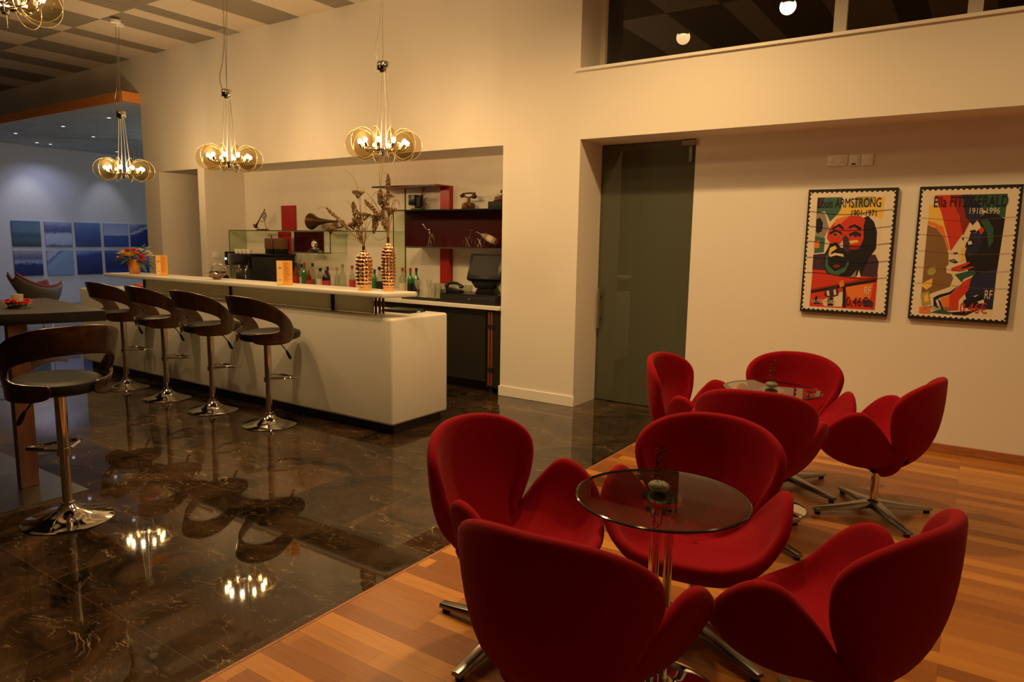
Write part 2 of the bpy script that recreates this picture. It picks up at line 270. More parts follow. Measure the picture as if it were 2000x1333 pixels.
# ------------------------------------------------------------------ mesh builder
class MB:
    def __init__(s): s.v = []; s.f = []; s.mi = []; s.sm = []
    def add(s, vs, fs, mi=0, sm=False):
        b = len(s.v); s.v += [tuple(v) for v in vs]
        for f in fs: s.f.append(tuple(b+i for i in f)); s.mi.append(mi); s.sm.append(sm)
        return s
    def box(s, x0, x1, y0, y1, z0, z1, mi=0):
        vs = [(x, y, z) for z in (z0, z1) for y in (y0, y1) for x in (x0, x1)]
        return s.add(vs, [(0, 2, 3, 1), (4, 5, 7, 6), (0, 1, 5, 4), (2, 6, 7, 3), (0, 4, 6, 2), (1, 3, 7, 5)], mi)
    def lathe(s, prof, n=24, c=(0, 0, 0), M=None, mi=0, sm=True, cap=True):
        vs = []; fs = []
        for r, z in prof:
            for i in range(n):
                a = 2*PI*i/n; p = Vector((r*math.cos(a), r*math.sin(a), z))
                if M is not None: p = M @ p
                vs.append(p + Vector(c))
        m = len(prof)
        for j in range(m-1):
            for i in range(n):
                k = (i+1) % n; fs.append((j*n+i, j*n+k, (j+1)*n+k, (j+1)*n+i))
        if cap:
            if prof[0][0] > 1e-6: fs.append(tuple(range(n-1, -1, -1)))
            if prof[-1][0] > 1e-6: fs.append(tuple((m-1)*n+i for i in range(n)))
        return s.add(vs, fs, mi, sm)
    def tube(s, pts, r, n=8, mi=0, closed=False, cap=True):
        pts = [Vector(p) for p in pts]; m = len(pts)
        rs = r if isinstance(r, (list, tuple)) else [r]*m
        vs = []; fs = []; up = None
        for i, p in enumerate(pts):
            if closed: t = pts[(i+1) % m] - pts[i-1]
            else: t = pts[min(i+1, m-1)] - pts[max(i-1, 0)]
            if t.length < 1e-9: t = Vector((0, 0, 1))
            t.normalize()
            if up is None: up = Vector((0, 0, 1)) if abs(t.z) < 0.9 else Vector((1, 0, 0))
            x = up - t*up.dot(t)
            if x.length < 1e-6: x = t.orthogonal()
            x.normalize(); up = x; y = t.cross(x)
            for k in range(n):
                a = 2*PI*k/n; vs.append(p + (x*math.cos(a) + y*math.sin(a))*rs[i])
        mm = m if closed else m-1
        for j in range(mm):
            for k in range(n):
                k2 = (k+1) % n; j2 = (j+1) % m; fs.append((j*n+k, j*n+k2, j2*n+k2, j2*n+k))
        if cap and not closed: fs.append(tuple(range(n-1, -1, -1))); fs.append(tuple((m-1)*n+k for k in range(n)))
        return s.add(vs, fs, mi, True)
    def prism(s, poly, a0, a1, axis='y', mi=0, mside=None):
        """extrude a 2-D outline; axis y: outline in x,z"""
        def P(u, v, a): return {'y': (u, a, v), 'z': (u, v, a), 'x': (a, u, v)}[axis]
        n = len(poly); vs = [P(u, v, a0) for u, v in poly] + [P(u, v, a1) for u, v in poly]
        s.add(vs, [tuple(range(n-1, -1, -1)), tuple(n+i for i in range(n))], mi)
        b = len(s.v) - 2*n
        for i in range(n):
            k = (i+1) % n; s.f.append((b+i, b+k, b+n+k, b+n+i)); s.mi.append(mi if mside is None else mside); s.sm.append(False)
        return s
    def ball(s, c, r, sc=(1, 1, 1), n=12, mi=0, M=None):
        prof = [(max(1e-7, math.sin(PI*j/(n//2+1))), -math.cos(PI*j/(n//2+1))) for j in range(n//2+2)]
        vs = []; fs = []; m = len(prof)
        for pr, pz in prof:
            for i in range(n):
                a = 2*PI*i/n; p = Vector((pr*math.cos(a)*r*sc[0], pr*math.sin(a)*r*sc[1], pz*r*sc[2]))
                if M is not None: p = M @ p
                vs.append(p + Vector(c))
        for j in range(m-1):
            for i in range(n):
                k = (i+1) % n; fs.append((j*n+i, j*n+k, (j+1)*n+k, (j+1)*n+i))
        return s.add(vs, fs, mi, True)
    def build(s, name, mats, parent=None, bevel=0, seg=2, loc=None, angle=40, rot=None):
        me = bpy.data.meshes.new(name); me.from_pydata(s.v, [], s.f)
        if not isinstance(mats, (list, tuple)): mats = [mats]
        for m in mats: me.materials.append(MT[m] if isinstance(m, str) else m)
        me.polygons.foreach_set('material_index', s.mi); me.polygons.foreach_set('use_smooth', s.sm)
        bm = bmesh.new(); bm.from_mesh(me); bmesh.ops.remove_doubles(bm, verts=bm.verts, dist=1e-6)
        bmesh.ops.recalc_face_normals(bm, faces=bm.faces)
        if bevel:
            es = [e for e in bm.edges if len(e.link_faces) == 2 and e.calc_face_angle(0) > 0.6]
            bmesh.ops.bevel(bm, geom=es, offset=bevel, segments=seg, affect='EDGES', profile=0.5)
            for f in bm.faces: f.smooth = True
        bm.to_mesh(me); bm.free()
        try: me.set_sharp_from_angle(angle=math.radians(angle))
        except Exception: pass
        o = bpy.data.objects.new(name, me); col.objects.link(o)
        if parent: o.parent = parent
        if loc: o.location = loc
        if rot: o.rotation_euler = rot
        return o

def tag(o, label=None, cat=None, group=None, kind=None):
    if label: o['label'] = label
    if cat: o['category'] = cat
    if group: o['group'] = group
    if kind: o['kind'] = kind
    return o
def empty(name, loc=(0, 0, 0), rz=0, label=None, cat=None, group=None):
    o = bpy.data.objects.new(name, None); col.objects.link(o); o.location = loc; o.rotation_euler = (0, 0, rz); o.empty_display_size = 0.1
    return tag(o, label, cat, group)
def copy_tree(o, parent=None):
    c = o.copy(); col.objects.link(c)
    if parent: c.parent = parent; c.matrix_parent_inverse = o.matrix_parent_inverse
    for ch in list(o.children): copy_tree(ch, c)
    return c
def struct(name, mb, m, **k): return tag(mb.build(name, m, **k), kind='structure')
def catmull(P, n, closed=True):
    out = []; m = len(P)
    rng = range(m) if closed else range(m-1)
    for i in rng:
        if closed: p0, p1, p2, p3 = P[i-1], P[i], P[(i+1) % m], P[(i+2) % m]
        else: p0, p1, p2, p3 = P[max(i-1, 0)], P[i], P[i+1], P[min(i+2, m-1)]
        for k in range(n):
            t = k/n
            out.append(tuple(0.5*((2*b) + (-a+c)*t + (2*a-5*b+4*c-d)*t*t + (-a+3*b-3*c+d)*t**3) for a, b, c, d in zip(p0, p1, p2, p3)))
    if not closed: out.append(tuple(P[-1]))
    return out

# ================================================================== THE SETTING
YW = 5.563; YN = 6.17; YP = 5.981; XL = -10.14
b = MB(); b.box(-17.0, -2.08, -4.0, 10.0, -0.10, 0); struct('floor', b, 'marble')
b = MB(); b.box(-2.065, 3.0, -4.0, YP+0.1, -0.10, 0); struct('floor.001', b, 'planks')
b = MB(); b.box(-2.08, -2.065, -4.0, YP+0.1, -0.10, 0.001); struct('trim_1', b, 'skirt')
# main wall with doorway, bar niche, lounge recess and upper window
b = MB()
T = 0.12
b.box(XL, -9.76, YW, YW+0.30, 0, 2.41); b.box(-8.82, -8.676, YW, 6.30, 0, 2.41)
b.box(XL, -3.05, YW, 6.30, 2.41, 4.0)
b.box(-3.854, -3.03, YW, 6.25, 0, 2.41)
b.box(-3.05, 3.0, YW, 6.15, 2.41, 2.985)
b.box(-17.0, XL, YW, YW+0.12, 3.50, 4.0)
struct('wall_back', b, 'wall')
b = MB(); b.box(-8.676, -3.854, YN, YN+0.12, 0, 2.41); struct('wall_niche', b, 'wall')
b = MB(); b.box(-9.90, -9.76, YW+0.30, 9.0, 0, 2.6); b.box(-8.82, -8.68, 6.3, 9.0, 0, 2.6); b.box(-9.9, -8.68, 9.0, 9.1, 0, 2.6); b.box(-9.76, -8.82, 6.30, 9.0, 2.41, 2.45); struct('wall_corridor', b, 'wall')
b = MB(); b.box(-2.13, 3.0, YP, YP+0.12, 0, 2.42); struct('wall_poster', b, 'wall')
b = MB(); b.box(-3.04, 3.0, YP+0.9, YP+1.0, 0, 4.0); b.box(-3.14, -3.03, 6.25, YP+1.0, 0, 2.41); struct('wall_beyond', b, 'blackm')
b = MB(); b.box(3.0, 3.12, -4.0, 6.9, 0, 4.0); struct('wall_right', b, 'wall')
b = MB(); b.box(-17.12, -17.0, -4.0, 10.0, 0, 4.0); struct('wall_left', b, 'lwall')
b = MB(); b.box(-17.0, XL+0.3, 10.0, 10.12, 0, 4.0); b.box(XL, XL+0.24, YW+0.30, 10.0, 0, 3.6); struct('wall_lounge', b, 'lwall')
b = MB(); b.box(-17.0, 3.0, -4.12, -4.0, 0, 4.0); struct('wall_front', b, 'dark')
# fascia of the lower lounge ceiling
b = MB(); b.box(-17.0, XL, 5.31, 5.36, 3.37, 3.505); b.box(XL-0.05, XL, 5.36, YW-0.001, 3.37, 3.505); struct('trim_2', b, 'orange')
b = MB(); b.box(-17.0, XL-0.051, 5.361, 10.0, 3.375, 3.50); struct('ceiling.001', b, 'lceil')
# panelled ceiling
b = MB()
edges = [-17.0, -16.4, -15.9, -15.2, -14.70, -13.94, -13.28, -11.95, -11.45, -10.91, -10.33, -9.71, -9.41, -8.79, -8.30, -8.045, -7.79, -7.24, -6.69, -6.11, -5.80, -5.2, -4.6, -4.3, -3.7, -3.1, -2.5, -2.2, -1.6, -1.0, -0.7, -0.1, 0.5, 1.1, 1.4, 2.0, 2.6, 3.0]
first = {-14.70: 0, -13.94: 1, -13.28: 0, -11.95: 1, -11.45: 0, -10.91: 1, -10.33: 0, -9.71: 1, -9.41: 0, -8.79: 1, -8.30: 0, -7.79: 0, -7.24: 1, -6.69: 0, -6.11: 1, -5.80: 0, -8.045: 1}
# finer strips left of -10.33
extra = [-12.55]; first[-12.55] = 0; first[-13.28] = 1; first[-13.94] = 0; first[-14.70] = 1; first[-11.95] = 1
edges = sorted(edges + extra)
for i in range(len(edges)-1):
    x0, x1 = edges[i], edges[i+1]
    if x0 == -8.045: continue
    k = first.get(x0, i % 2); y = YW + 0.15; segs = [4.40, 2.0 + 0.4*(i % 3), 0.2 + 0.5*(i % 2), -1.8, -4.0]
    for j, y1 in enumerate(segs):
        b.box(x0+0.002, x1-0.002, y1+0.002, y-0.002, 4.0, 4.04, (k + j) % 2); y = y1
b.box(-17, 3, -4.0, 6.95, 4.045, 4.10, 1)
struct('ceiling', b, ['ceil_l', 'ceil_d'])
# upper window: frame members and panes
def window(n, x0, x1):
    b = MB(); z0, z1 = 3.01, 3.97; y0, y1 = 5.93, 6.02; t = 0.045
    b.box(x0, x0+t, y0, y1, z0, z1); b.box(x1-t, x1, y0, y1, z0, z1); b.box(x0+t, x1-t, y0, y1, z0, z0+0.05); b.box(x0+t, x1-t, y0, y1, z1-0.05, z1)
    o = struct('window_%d' % n, b, 'trimw')
    p = MB(); p.box(x0+t, x1-t, 5.975, 5.983, z0+0.05, z1-0.05); q = p.build('pane', 'wglass', o)
    return o
window(1, -3.05, -1.05); window(2, -1.05, -0.197); window(3, -0.197, 1.2); window(4, 1.2, 3.0)
b = MB(); b.box(-3.09, 3.0, YW-0.02, 5.95, 2.985, 3.008); struct('trim_3', b, 'trimw')
b = MB(); b.box(-3.05, 3.0, 5.93, 6.3, 3.97, 4.0); struct('trim_4', b, 'wall')
# skirtings
b = MB(); b.box(-3.866, -3.018, YW-0.014, YW, 0, 0.10); struct('baseboard_pillar', b, 'trimw', bevel=0.003, seg=1)
b = MB(); b.box(-2.13, 3.0, YP-0.014, YP, 0, 0.068); struct('baseboard_poster', b, 'skirt', bevel=0.002, seg=1)
b = MB(); b.box(XL, -9.76, YW-0.014, YW, 0, 0.10); struct('baseboard_back', b, 'trimw')
# glass sliding door with bar handle and top clamp
b = MB(); b.box(-3.03, -2.13, YP+0.012, YP+0.022, 0.008, 2.405); door = struct('door_1', b, 'door')
b = MB()
b.tube([(-2.99, YP-0.035, 0.71), (-2.99, YP-0.035, 1.09)], 0.013, 12)
for z in (0.79, 1.01): b.tube([(-2.99, YP-0.035, z), (-2.99, YP+0.014, z)], 0.009, 10)
b.build('door_handle', 'steel', door)
b = MB(); b.box(-2.25, -2.13, YP-0.02, YP+0.012, 2.355, 2.40); b.build('top_clamp', 'steel', door)
b = MB(); b.box(-2.19, -2.16, YP+0.002, YP+0.012, 2.22, 2.355); b.build('guide_strip', 'steel', door)

# linear air slot in the ceiling
vt = empty('ceiling_vent', (-7.917, 4.4, 4.0), 0, 'long grey slotted air vent set in the ceiling, running to the wall', 'vent')
b = MB(); b.box(-0.122, 0.122, -1.9, 1.155, 0.012, 0.03); b.build('backing', 'blackm', vt)
b = MB()
for i in range(9): b.box(-0.118+i*0.0275, -0.118+i*0.0275+0.014, -1.9, 0.95, 0.0, 0.012)
b.build('slats', 'vent', vt)
b = MB(); b.box(-0.122, 0.122, 0.955, 1.155, -0.002, 0.012); b.build('end_plate', 'vent', vt)

# recessed downlights
def downlight(loc, label, m, s=1.0, grp='recessed ceiling downlights'):
    t = empty('downlight', loc, 0, label, 'ceiling light', grp)
    b = MB(); b.lathe([(0.03*s, 0.0), (0.06*s, -0.006), (0.062*s, 0.0)], 24, cap=False); b.build('ring', 'white', t)
    b = MB(); b.lathe([(0.0, -0.002), (0.03*s, -0.002)], 24, cap=False); b.build('lens', m, t)
DL = ['over the marble near the bar end', 'over the near glass table', 'over the chair in the right corner', 'before the two nearest bar stools', 'before the far bar stools', 'beside the pillar', 'in front of the glass door recess', 'in front of the posters']
for i, (x, y, k) in enumerate(DOWNS): downlight((x, y, 3.995), 'round recessed warm downlight in the panelled ceiling ' + DL[i], 'lit')
LL = ['nearest the orange beam, right of the others', 'at the left edge of the picture', 'deepest on the left, close to the canvases', 'above the gap between cream chair and canvases', 'in the middle, just behind the orange beam']
for i, (x, y) in enumerate(LDOWN): downlight((x, y, 3.372), 'tiny cool downlight in the lounge ceiling ' + LL[i], 'litc', 0.8, 'lounge downlights')
for y, q in ((6.75, 'left'), (8.35, 'right')): downlight((-16.3, y, 3.372), 'tiny wall-washing downlight above the %s light patch on the lounge wall' % q, 'litc', 0.8, 'lounge downlights')

# ================================================================== CHANDELIERS
def make_chandelier(first=False):
    t = empty('chandelier', (0, 0, 0))            # origin at the bulb ring centre
    b = MB(); b.lathe([(0.048, 0.60), (0.052, 0.605), (0.052, 0.672), (0.048, 0.677)], 24); b.lathe([(0.03, 0.585), (0.03, 0.60)], 16); b.build('canopy_cup', 'chrome', t)
    for k in range(4):
        a = PI/4 + k*PI/2 + 0.3; ca, sa = math.cos(a), math.sin(a)
        MB().tube([(0.028*ca, 0.028*sa, 0.59), (0.055*ca, 0.055*sa, 0.2), (0.074*ca, 0.074*sa, -0.03)], 0.0045, 8).build('support_rod', 'satin', t)
    b = MB(); ring = [(0.075*math.cos(2*PI*i/32), 0.075*math.sin(2*PI*i/32), -0.045) for i in range(32)]
    b.tube(ring, 0.011, 8, closed=True); b.lathe([(0.0, -0.10), (0.02, -0.095), (0.028, -0.06), (0.02, -0.03), (0, -0.025)], 16)
    for k in range(4):
        a = PI/4+k*PI/2; b.tube([(0, 0, -0.05), (0.075*math.cos(a), 0.075*math.sin(a), -0.045)], 0.006, 6)
    b.build('hub_ring', 'chrome', t)
    for k in range(10):
        a = 2*PI*k/10 + 0.13; Rm = Matrix.Rotation(a, 3, 'Z')
        def P(r, y, z): return Rm @ Vector((r, y, z))
        b = MB(); b.tube([P(0.075, 0, -0.045), P(0.12, 0.012, -0.055), P(0.165, 0.018, -0.045), P(0.19, 0.02, -0.02)], 0.006, 6)
        b.tube([P(0.182, 0.02, -0.03), P(0.197, 0.02, 0.0)], 0.014, 10); b.tube([P(0.185, 0.0, 0.0), P(0.185, 0.022, -0.01)], 0.007, 6)
        arm = b.build('arm', 'chrome', t)
        b = MB(); Mb = Rm @ Matrix.Rotation(0.0, 3, 'Y')
        b.lathe([(0.0, -0.005), (0.011, 0.0), (0.017, 0.012), (0.017, 0.022), (0.011, 0.033), (0, 0.038)], 14, P(0.20, 0.022, 0.002), Mb)
        b.build('bulb', 'bulb', t)
        # the disc stands in the radial plane
        Md = Rm @ Matrix.Rotation(PI/2, 3, 'X')
        c = P(0.20, -0.006, 0.0)
        b = MB(); b.lathe([(0.0, 0.012), (0.066, 0.008), (0.115, -0.004), (0.123, -0.006)], 40, c, Md, cap=False)
        d = b.build('glass_disc', 'amber', t)
        e = MB(); e.tube([c + Md @ Vector((0.124*math.cos(2*PI*i/40), 0.124*math.sin(2*PI*i/40), -0.006)) for i in range(40)], 0.0015, 5, closed=True)
        e.build('rim', 'amberrim', d)
    return t
CH = [((-4.33, 4.46, 2.31), (-4.33, 4.46), 'glass disc chandelier above the right end of the bar, over the gold vases', 0.0),
      ((-6.50, 4.46, 2.31), (-6.48, 4.50), 'glass disc chandelier in the middle of the row, over the bar left of the vases', 0.2),
      ((-8.56, 4.46, 2.28), (-8.76, 4.60), 'farthest glass disc chandelier, in front of the bluish lounge opening', 0.35),
      ((-5.164, 2.018, 2.946), (-5.164, 2.018), 'glass disc chandelier cut off by the top left corner of the picture', 0.1)]
proto = make_chandelier()
for i, (c, mnt, lab, rz) in enumerate(CH):
    o = proto if i == 0 else copy_tree(proto)
    o.location = c; o.rotation_euler = (0, 0, rz)
    tag(o, lab, 'chandelier', 'chrome chandeliers hanging in the cafe')
    Ri = Matrix.Rotation(-rz, 3, 'Z')
    def loc(p): return Ri @ (Vector(p) - Vector(c))
    top = (mnt[0], mnt[1], 3.97); cup = (c[0], c[1], c[2]+0.677)
    mid = (c[0]*0.75+mnt[0]*0.25, c[1]*0.75+mnt[1]*0.25, c[2]+1.05)
    b = MB(); b.tube([loc(p) for p in catmull([cup, mid, top], 6, False)], 0.0022, 5)
    b.tube([loc(p) for p in catmull([(cup[0]-0.035, cup[1]-0.02, cup[2]-0.01), (cup[0]-0.06, cup[1]-0.03, cup[2]+0.12), (cup[0]-0.03, cup[1], cup[2]+0.35), top], 6, False)], 0.0018, 5)
    b.build('cable', 'steel', o)
    b = MB(); q = loc((top[0], top[1], 3.97)); b.lathe([(0.055, 0), (0.055, 0.028)], 24, q); b.build('ceiling_plate', 'white', o)
    for k in range(10):
        a = 2*PI*k/10 + 0.13 + rz; r = 0.20
        lamp('bulb_lamp', 'POINT', (c[0]+r*math.cos(a)-0.022*math.sin(a), c[1]+r*math.sin(a)+0.022*math.cos(a), c[2]+0.055), BULB_W, WARM, 0.012)

# ================================================================== BAR
bar = empty('bar_counter', (-6.0, 4.16, 0), 0, 'long white solid-surface bar counter with a raised serving shelf', 'bar counter')
def rel(b, o):
    x, y, z = o.location; b.v = [(p[0]-x, p[1]-y, p[2]-z) for p in b.v]; return b
b = MB(); b.box(-8.48, -3.655, 3.83, 4.50, 0.08, 0.915); rel(b, bar).build('body', 'corian', bar, bevel=0.022, seg=4)
b = MB(); b.box(-8.42, -3.70, 3.89, 4.46, 0.0, 0.085); rel(b, bar).build('plinth', 'dark', bar)
b = MB(); poly = [(-7.75, 3.75), (-3.72, 3.75), (-3.68, 3.76), (-3.66, 3.79), (-3.60, 4.04), (-3.62, 4.08), (-3.66, 4.10), (-7.75, 4.10)]
b.prism(poly, 1.075, 1.11, 'z'); rel(b, bar).build('raised_shelf', 'corian', bar, bevel=0.006, seg=2)
for x, w_ in ((-4.49, 0.018), (-5.90, 0.018), (-7.42, 0.018)):
    b = MB(); b.box(x-w_, x+w_, 4.0, 4.06, 0.914, 1.076); rel(b, bar).build('post', 'dark', bar)
for y in (4.015, 4.057, 4.097):
    b = MB(); b.lathe([(0.011, 0.914), (0.011, 1.076)], 12, (-4.0, y, 0)); rel(b, bar).build('post', 'bronze', bar)
for x0, x1 in ((-4.47, -4.02), (-5.88, -4.51), (-7.40, -5.92)):
    b = MB(); b.box(x0, x1, 4.005, 4.015, 0.92, 1.07); rel(b, bar).build('glass_panel', 'frost', bar)

bk = empty('back_counter', (-6.3, 5.85, 0), 0, 'white back worktop set in the bar niche under the glass shelves', 'counter')
b = MB(); b.box(-8.67, -3.86, 5.53, 6.165, 0.84, 0.88); rel(b, bk).build('worktop', 'corian', bk, bevel=0.004, seg=1)
b = MB(); b.box(-8.67, -3.86, 6.15, 6.165, 0.88, 0.95); rel(b, bk).build('upstand', 'corian', bk)
cb = empty('bar_cabinet', (-6.3, 5.85, 0), 0, 'dark flat-fronted cabinet run below the back worktop', 'cabinet')
b = MB(); b.box(-8.66, -4.04, 5.60, 6.16, 0.10, 0.835); b.box(-8.66, -4.04, 5.68, 6.16, 0.0, 0.10); rel(b, cb).build('carcass', 'dark', cb)
for i in range(6):
    x0 = -8.65 + i*0.768; b = MB(); b.box(x0, x0+0.762, 5.578, 5.598, 0.11, 0.78); rel(b, cb).build('door', 'dark', cb)
b = MB(); b.box(-8.65, -4.04, 5.578, 5.598, 0.786, 0.83); rel(b, cb).build('fascia', 'dark', cb)
pf = empty('copper_post', (-3.95, 5.60, 0), 0, 'dark post with copper strips and clasps at the right end of the cabinets', 'post')
b = MB(); b.box(-0.075, 0.085, -0.03, 0.05, 0.06, 0.835); b.build('panel', 'dark', pf)
for x in (-0.05, -0.018): MB().box(x, x+0.016, -0.042, -0.03, 0.08, 0.82).build('strip', 'copper', pf)
for z in (0.23, 0.66): MB().box(-0.06, 0.01, -0.05, -0.03, z, z+0.035).build('clasp', 'blackm', pf)
MB().lathe([(0.02, 0.0), (0.02, 0.06)], 12, (-0.03, 0, 0)).build('foot', 'blackm', pf)

# ------------------------------------------------------------------ glass shelving of the niche
sh = empty('glass_shelf_unit', (-7.2, 6.17, 1.6), 0, 'long low glass wall shelf with a dark red cubby, on the left of the niche', 'shelf')
b = MB(); b.box(-8.669, -5.66, 5.895, 6.168, 1.60, 1.61); rel(b, sh).build('shelf_board', 'cglass', sh)
b = MB(); b.box(-8.669, -5.66, 5.893, 5.896, 1.599, 1.611); rel(b, sh).build('shelf_edge', 'cedge', sh)
b = MB(); b.box(-8.669, -8.66, 5.895, 6.168, 0.96, 1.60); rel(b, sh).build('side_panel', 'cglass', sh)
b = MB(); b.box(-8.670, -8.659, 5.892, 5.896, 0.96, 1.60); rel(b, sh).build('side_edge', 'cedge', sh)
b = MB(); b.box(-7.62, -7.06, 6.150, 6.168, 1.34, 1.598); rel(b, sh).build('cubby_back', 'redd', sh)
b = MB(); b.box(-7.42, -6.63, 5.895, 6.165, 1.33, 1.34); b.box(-6.64, -6.63, 5.895, 6.165, 1.34, 1.60); rel(b, sh).build('cubby_glass', 'cglass', sh)
b = MB(); b.box(-7.42, -6.63, 5.892, 5.896, 1.328, 1.342); b.box(-6.642, -6.628, 5.892, 5.896, 1.34, 1.60); rel(b, sh).build('cubby_edge', 'cedge', sh)
def board(name, x0, x1, y0, y1, z0, z1, lab, m='redp'):
    o = MB().box(x0, x1, y0, y1, z0, z1).build(name, m, None, bevel=0.002, seg=1); return tag(o, lab, 'panel')
board('red_panel', -7.86, -7.585, 6.14, 6.168, 1.615, 1.94, 'bright red upright panel standing above the left glass shelf')
board('red_panel', -7.76, -7.51, 6.00, 6.02, 1.14, 1.595, 'deep red upright panel hanging below the left glass shelf, behind the coffee grinders')
su = empty('display_shelf', (-4.9, 6.17, 1.6), 0, 'dark red display shelf with a long top board, on the right of the niche', 'shelf')
b = MB(); b.box(-5.66, -3.86, 5.895, 6.168, 1.832, 1.845); rel(b, su).build('upper_board', 'tedge', su)
b = MB(); b.box(-5.64, -3.86, 6.150, 6.168, 1.44, 1.83); rel(b, su).build('back_panel', 'redd', su)
b = MB(); b.box(-5.40, -3.86, 5.895, 6.165, 1.425, 1.438); rel(b, su).build('lower_board', 'steel', su)
b = MB(); b.box(-5.92, -4.94, 5.90, 6.168, 2.10, 2.112); rel(b, su).build('top_board', 'redp', su)
b = MB(); b.box(-5.92, -4.94, 5.893, 5.90, 2.098, 2.114); rel(b, su).build('top_edge', 'tedge', su)
for z0, z1 in ((1.845, 2.10), (0.95, 1.425)):
    b = MB(); b.box(-5.07, -4.94, 6.10, 6.168, z0, z1); rel(b, su).build('red_upright', 'redp', su)
b = MB(); b.box(-5.656, -5.646, 5.965, 6.168, 0.95, 1.832); rel(b, su).build('glass_divider', 'cglass', su)
b = MB(); b.box(-5.657, -5.645, 5.962, 5.966, 0.95, 1.832); b.box(-5.657, -5.645, 6.160, 6.168, 0.95, 2.10); rel(b, su).build('divider_edge', 'cedge', su)

# ================================================================== BAR STOOLS
def make_stool():
    t = empty('bar_stool', (0, 0, 0))             # faces +Y
    b = MB(); b.lathe([(0.0, 0.001), (0.215, 0.0), (0.218, 0.006), (0.205, 0.012), (0.15, 0.022), (0.09, 0.042), (0.055, 0.062), (0.042, 0.078), (0.036, 0.085), (0, 0.085)], 48); b.build('base', 'chrome', t)
    b = MB(); b.lathe([(0.034, 0.085), (0.034, 0.10), (0.024, 0.103), (0.022, 0.37)], 24, cap=False); b.build('inner_tube', 'chrome', t)
    b = MB(); b.lathe([(0.027, 0.37), (0.028, 0.695)], 24); b.build('pole', 'chrome', t)
    b = MB(); b.lathe([(0.034, 0.355), (0.034, 0.395)], 24)
    loop = catmull([(-0.03, 0.0, 0.385), (-0.10, 0.09, 0.385), (-0.125, 0.17, 0.378), (-0.09, 0.23, 0.365), (0, 0.25, 0.358), (0.09, 0.23, 0.365), (0.125, 0.17, 0.378), (0.10, 0.09, 0.385), (0.03, 0.0, 0.385)], 5, False)
    b.tube(loop, 0.010, 8); b.build('footrest', 'chrome', t)
    b = MB(); b.tube([(0.02, 0.02, 0.69), (0.10, 0.06, 0.66), (0.14, 0.085, 0.60)], 0.0045, 6); lv = b.build('lever', 'blackm', t)
    b = MB(); b.tube([(0.132, 0.08, 0.615), (0.145, 0.087, 0.585), (0.158, 0.095, 0.555), (0.163, 0.098, 0.545)], [0.007, 0.013, 0.013, 0.006], 8); b.build('grip', 'black', lv)
    b = MB(); b.lathe([(0.0, 0.683), (0.10, 0.685), (0.13, 0.70), (0.0, 0.70)], 24); b.build('seat_plate', 'blackm', t)
    # cushion, a little longer to the front
    vs = []; prof = [(0.0, 0.700), (0.185, 0.700), (0.205, 0.710), (0.212, 0.735), (0.206, 0.758), (0.185, 0.770), (0.10, 0.768), (0.0, 0.762)]
    b = MB(); b.lathe(prof, 40); b.v = [(x*0.98, (y*1.38 if y > 0 else y*1.0), z) for x, y, z in b.v]; b.build('seat', 'leather', t)
    # bent plywood shell
    outer = [(24, .735), (27, .705), (40, .688), (62, .684), (88, .687), (102, .702), (110, .735), (111, .78), (104, .838), (92, .898), (76, .960), (56, 1.018), (30, 1.056), (0, 1.068)]
    inner = [(24, .740), (28, .768), (42, .774), (56, .778), (67, .783), (75, .791), (78, .806), (76, .826), (70, .848), (60, .870), (48, .890), (34, .906), (17, .918), (0, .921)]
    def side(pl): return catmull(pl, 4, False)
    o1, i1 = side(outer), side(inner)
    O = [(-p, z) for p, z in o1] + [(p, z) for p, z in reversed(o1[:-1])]
    I = [(-p, z) for p, z in i1] + [(p, z) for p, z in reversed(i1[:-1])]
    K = 5; vs = []; fs = []
    def pos(phi, z):
        a = math.radians(phi); fl = max(0, min(1, (z-0.72)/0.34)); r = 0.228 + 0.062*fl**1.1
        fr = max(0, -math.cos(a)); rx = r*1.0; ry = r*(0.98 + 0.08*fr)
        return (rx*math.sin(a), -ry*math.cos(a) + (-0.015*fl), z)
    for (po, zo), (pi_, zi) in zip(O, I):
        for k in range(K+1):
            q = k/K; vs.append(pos(po*(1-q)+pi_*q, zo*(1-q)+zi*q))
    n = len(O)
    for j in range(n-1):
        for k in range(K): fs.append((j*(K+1)+k, j*(K+1)+k+1, (j+1)*(K+1)+k+1, (j+1)*(K+1)+k))
    b = MB(); b.add(vs, fs, 0, True); o = b.build('backrest', 'walnut', t, angle=180)
    md = o.modifiers.new('thick', 'SOLIDIFY'); md.thickness = 0.013; md.offset = 0
    md = o.modifiers.new('edge', 'BEVEL'); md.width = 0.003; md.segments = 2; md.limit_method = 'ANGLE'; md.angle_limit = 0.9
    return t
stool = make_stool()
ST = [(-4.70, 3.50, 0.0, 'bar stool nearest the right end of the bar, below the twin gold vases'),
      (-5.49, 3.51, 0.03, 'second bar stool from the right along the white bar'),
      (-6.25, 3.53, -0.02, 'third bar stool from the right along the white bar, second from the far end'),
      (-7.01, 3.55, 0.02, 'farthest bar stool of the four along the white bar'),
      (-3.92, 1.64, 1.45, 'large foreground bar stool at the right side of the dark high table'),
      (-5.02, 1.30, -0.3, 'bar stool mostly cut off by the left edge, only its chrome base in view')]
for i, (x, y, a, lab) in enumerate(ST):
    o = stool if i == 0 else copy_tree(stool)
    o.location = (x, y, 0); o.rotation_euler = (0, 0, a); tag(o, lab, 'bar stool', 'walnut bar stools with chrome pedestals')
    for ch in o.children:
        if i == 4 and ch.name.startswith('lever'): ch.rotation_euler = (0, 0, 2.5)

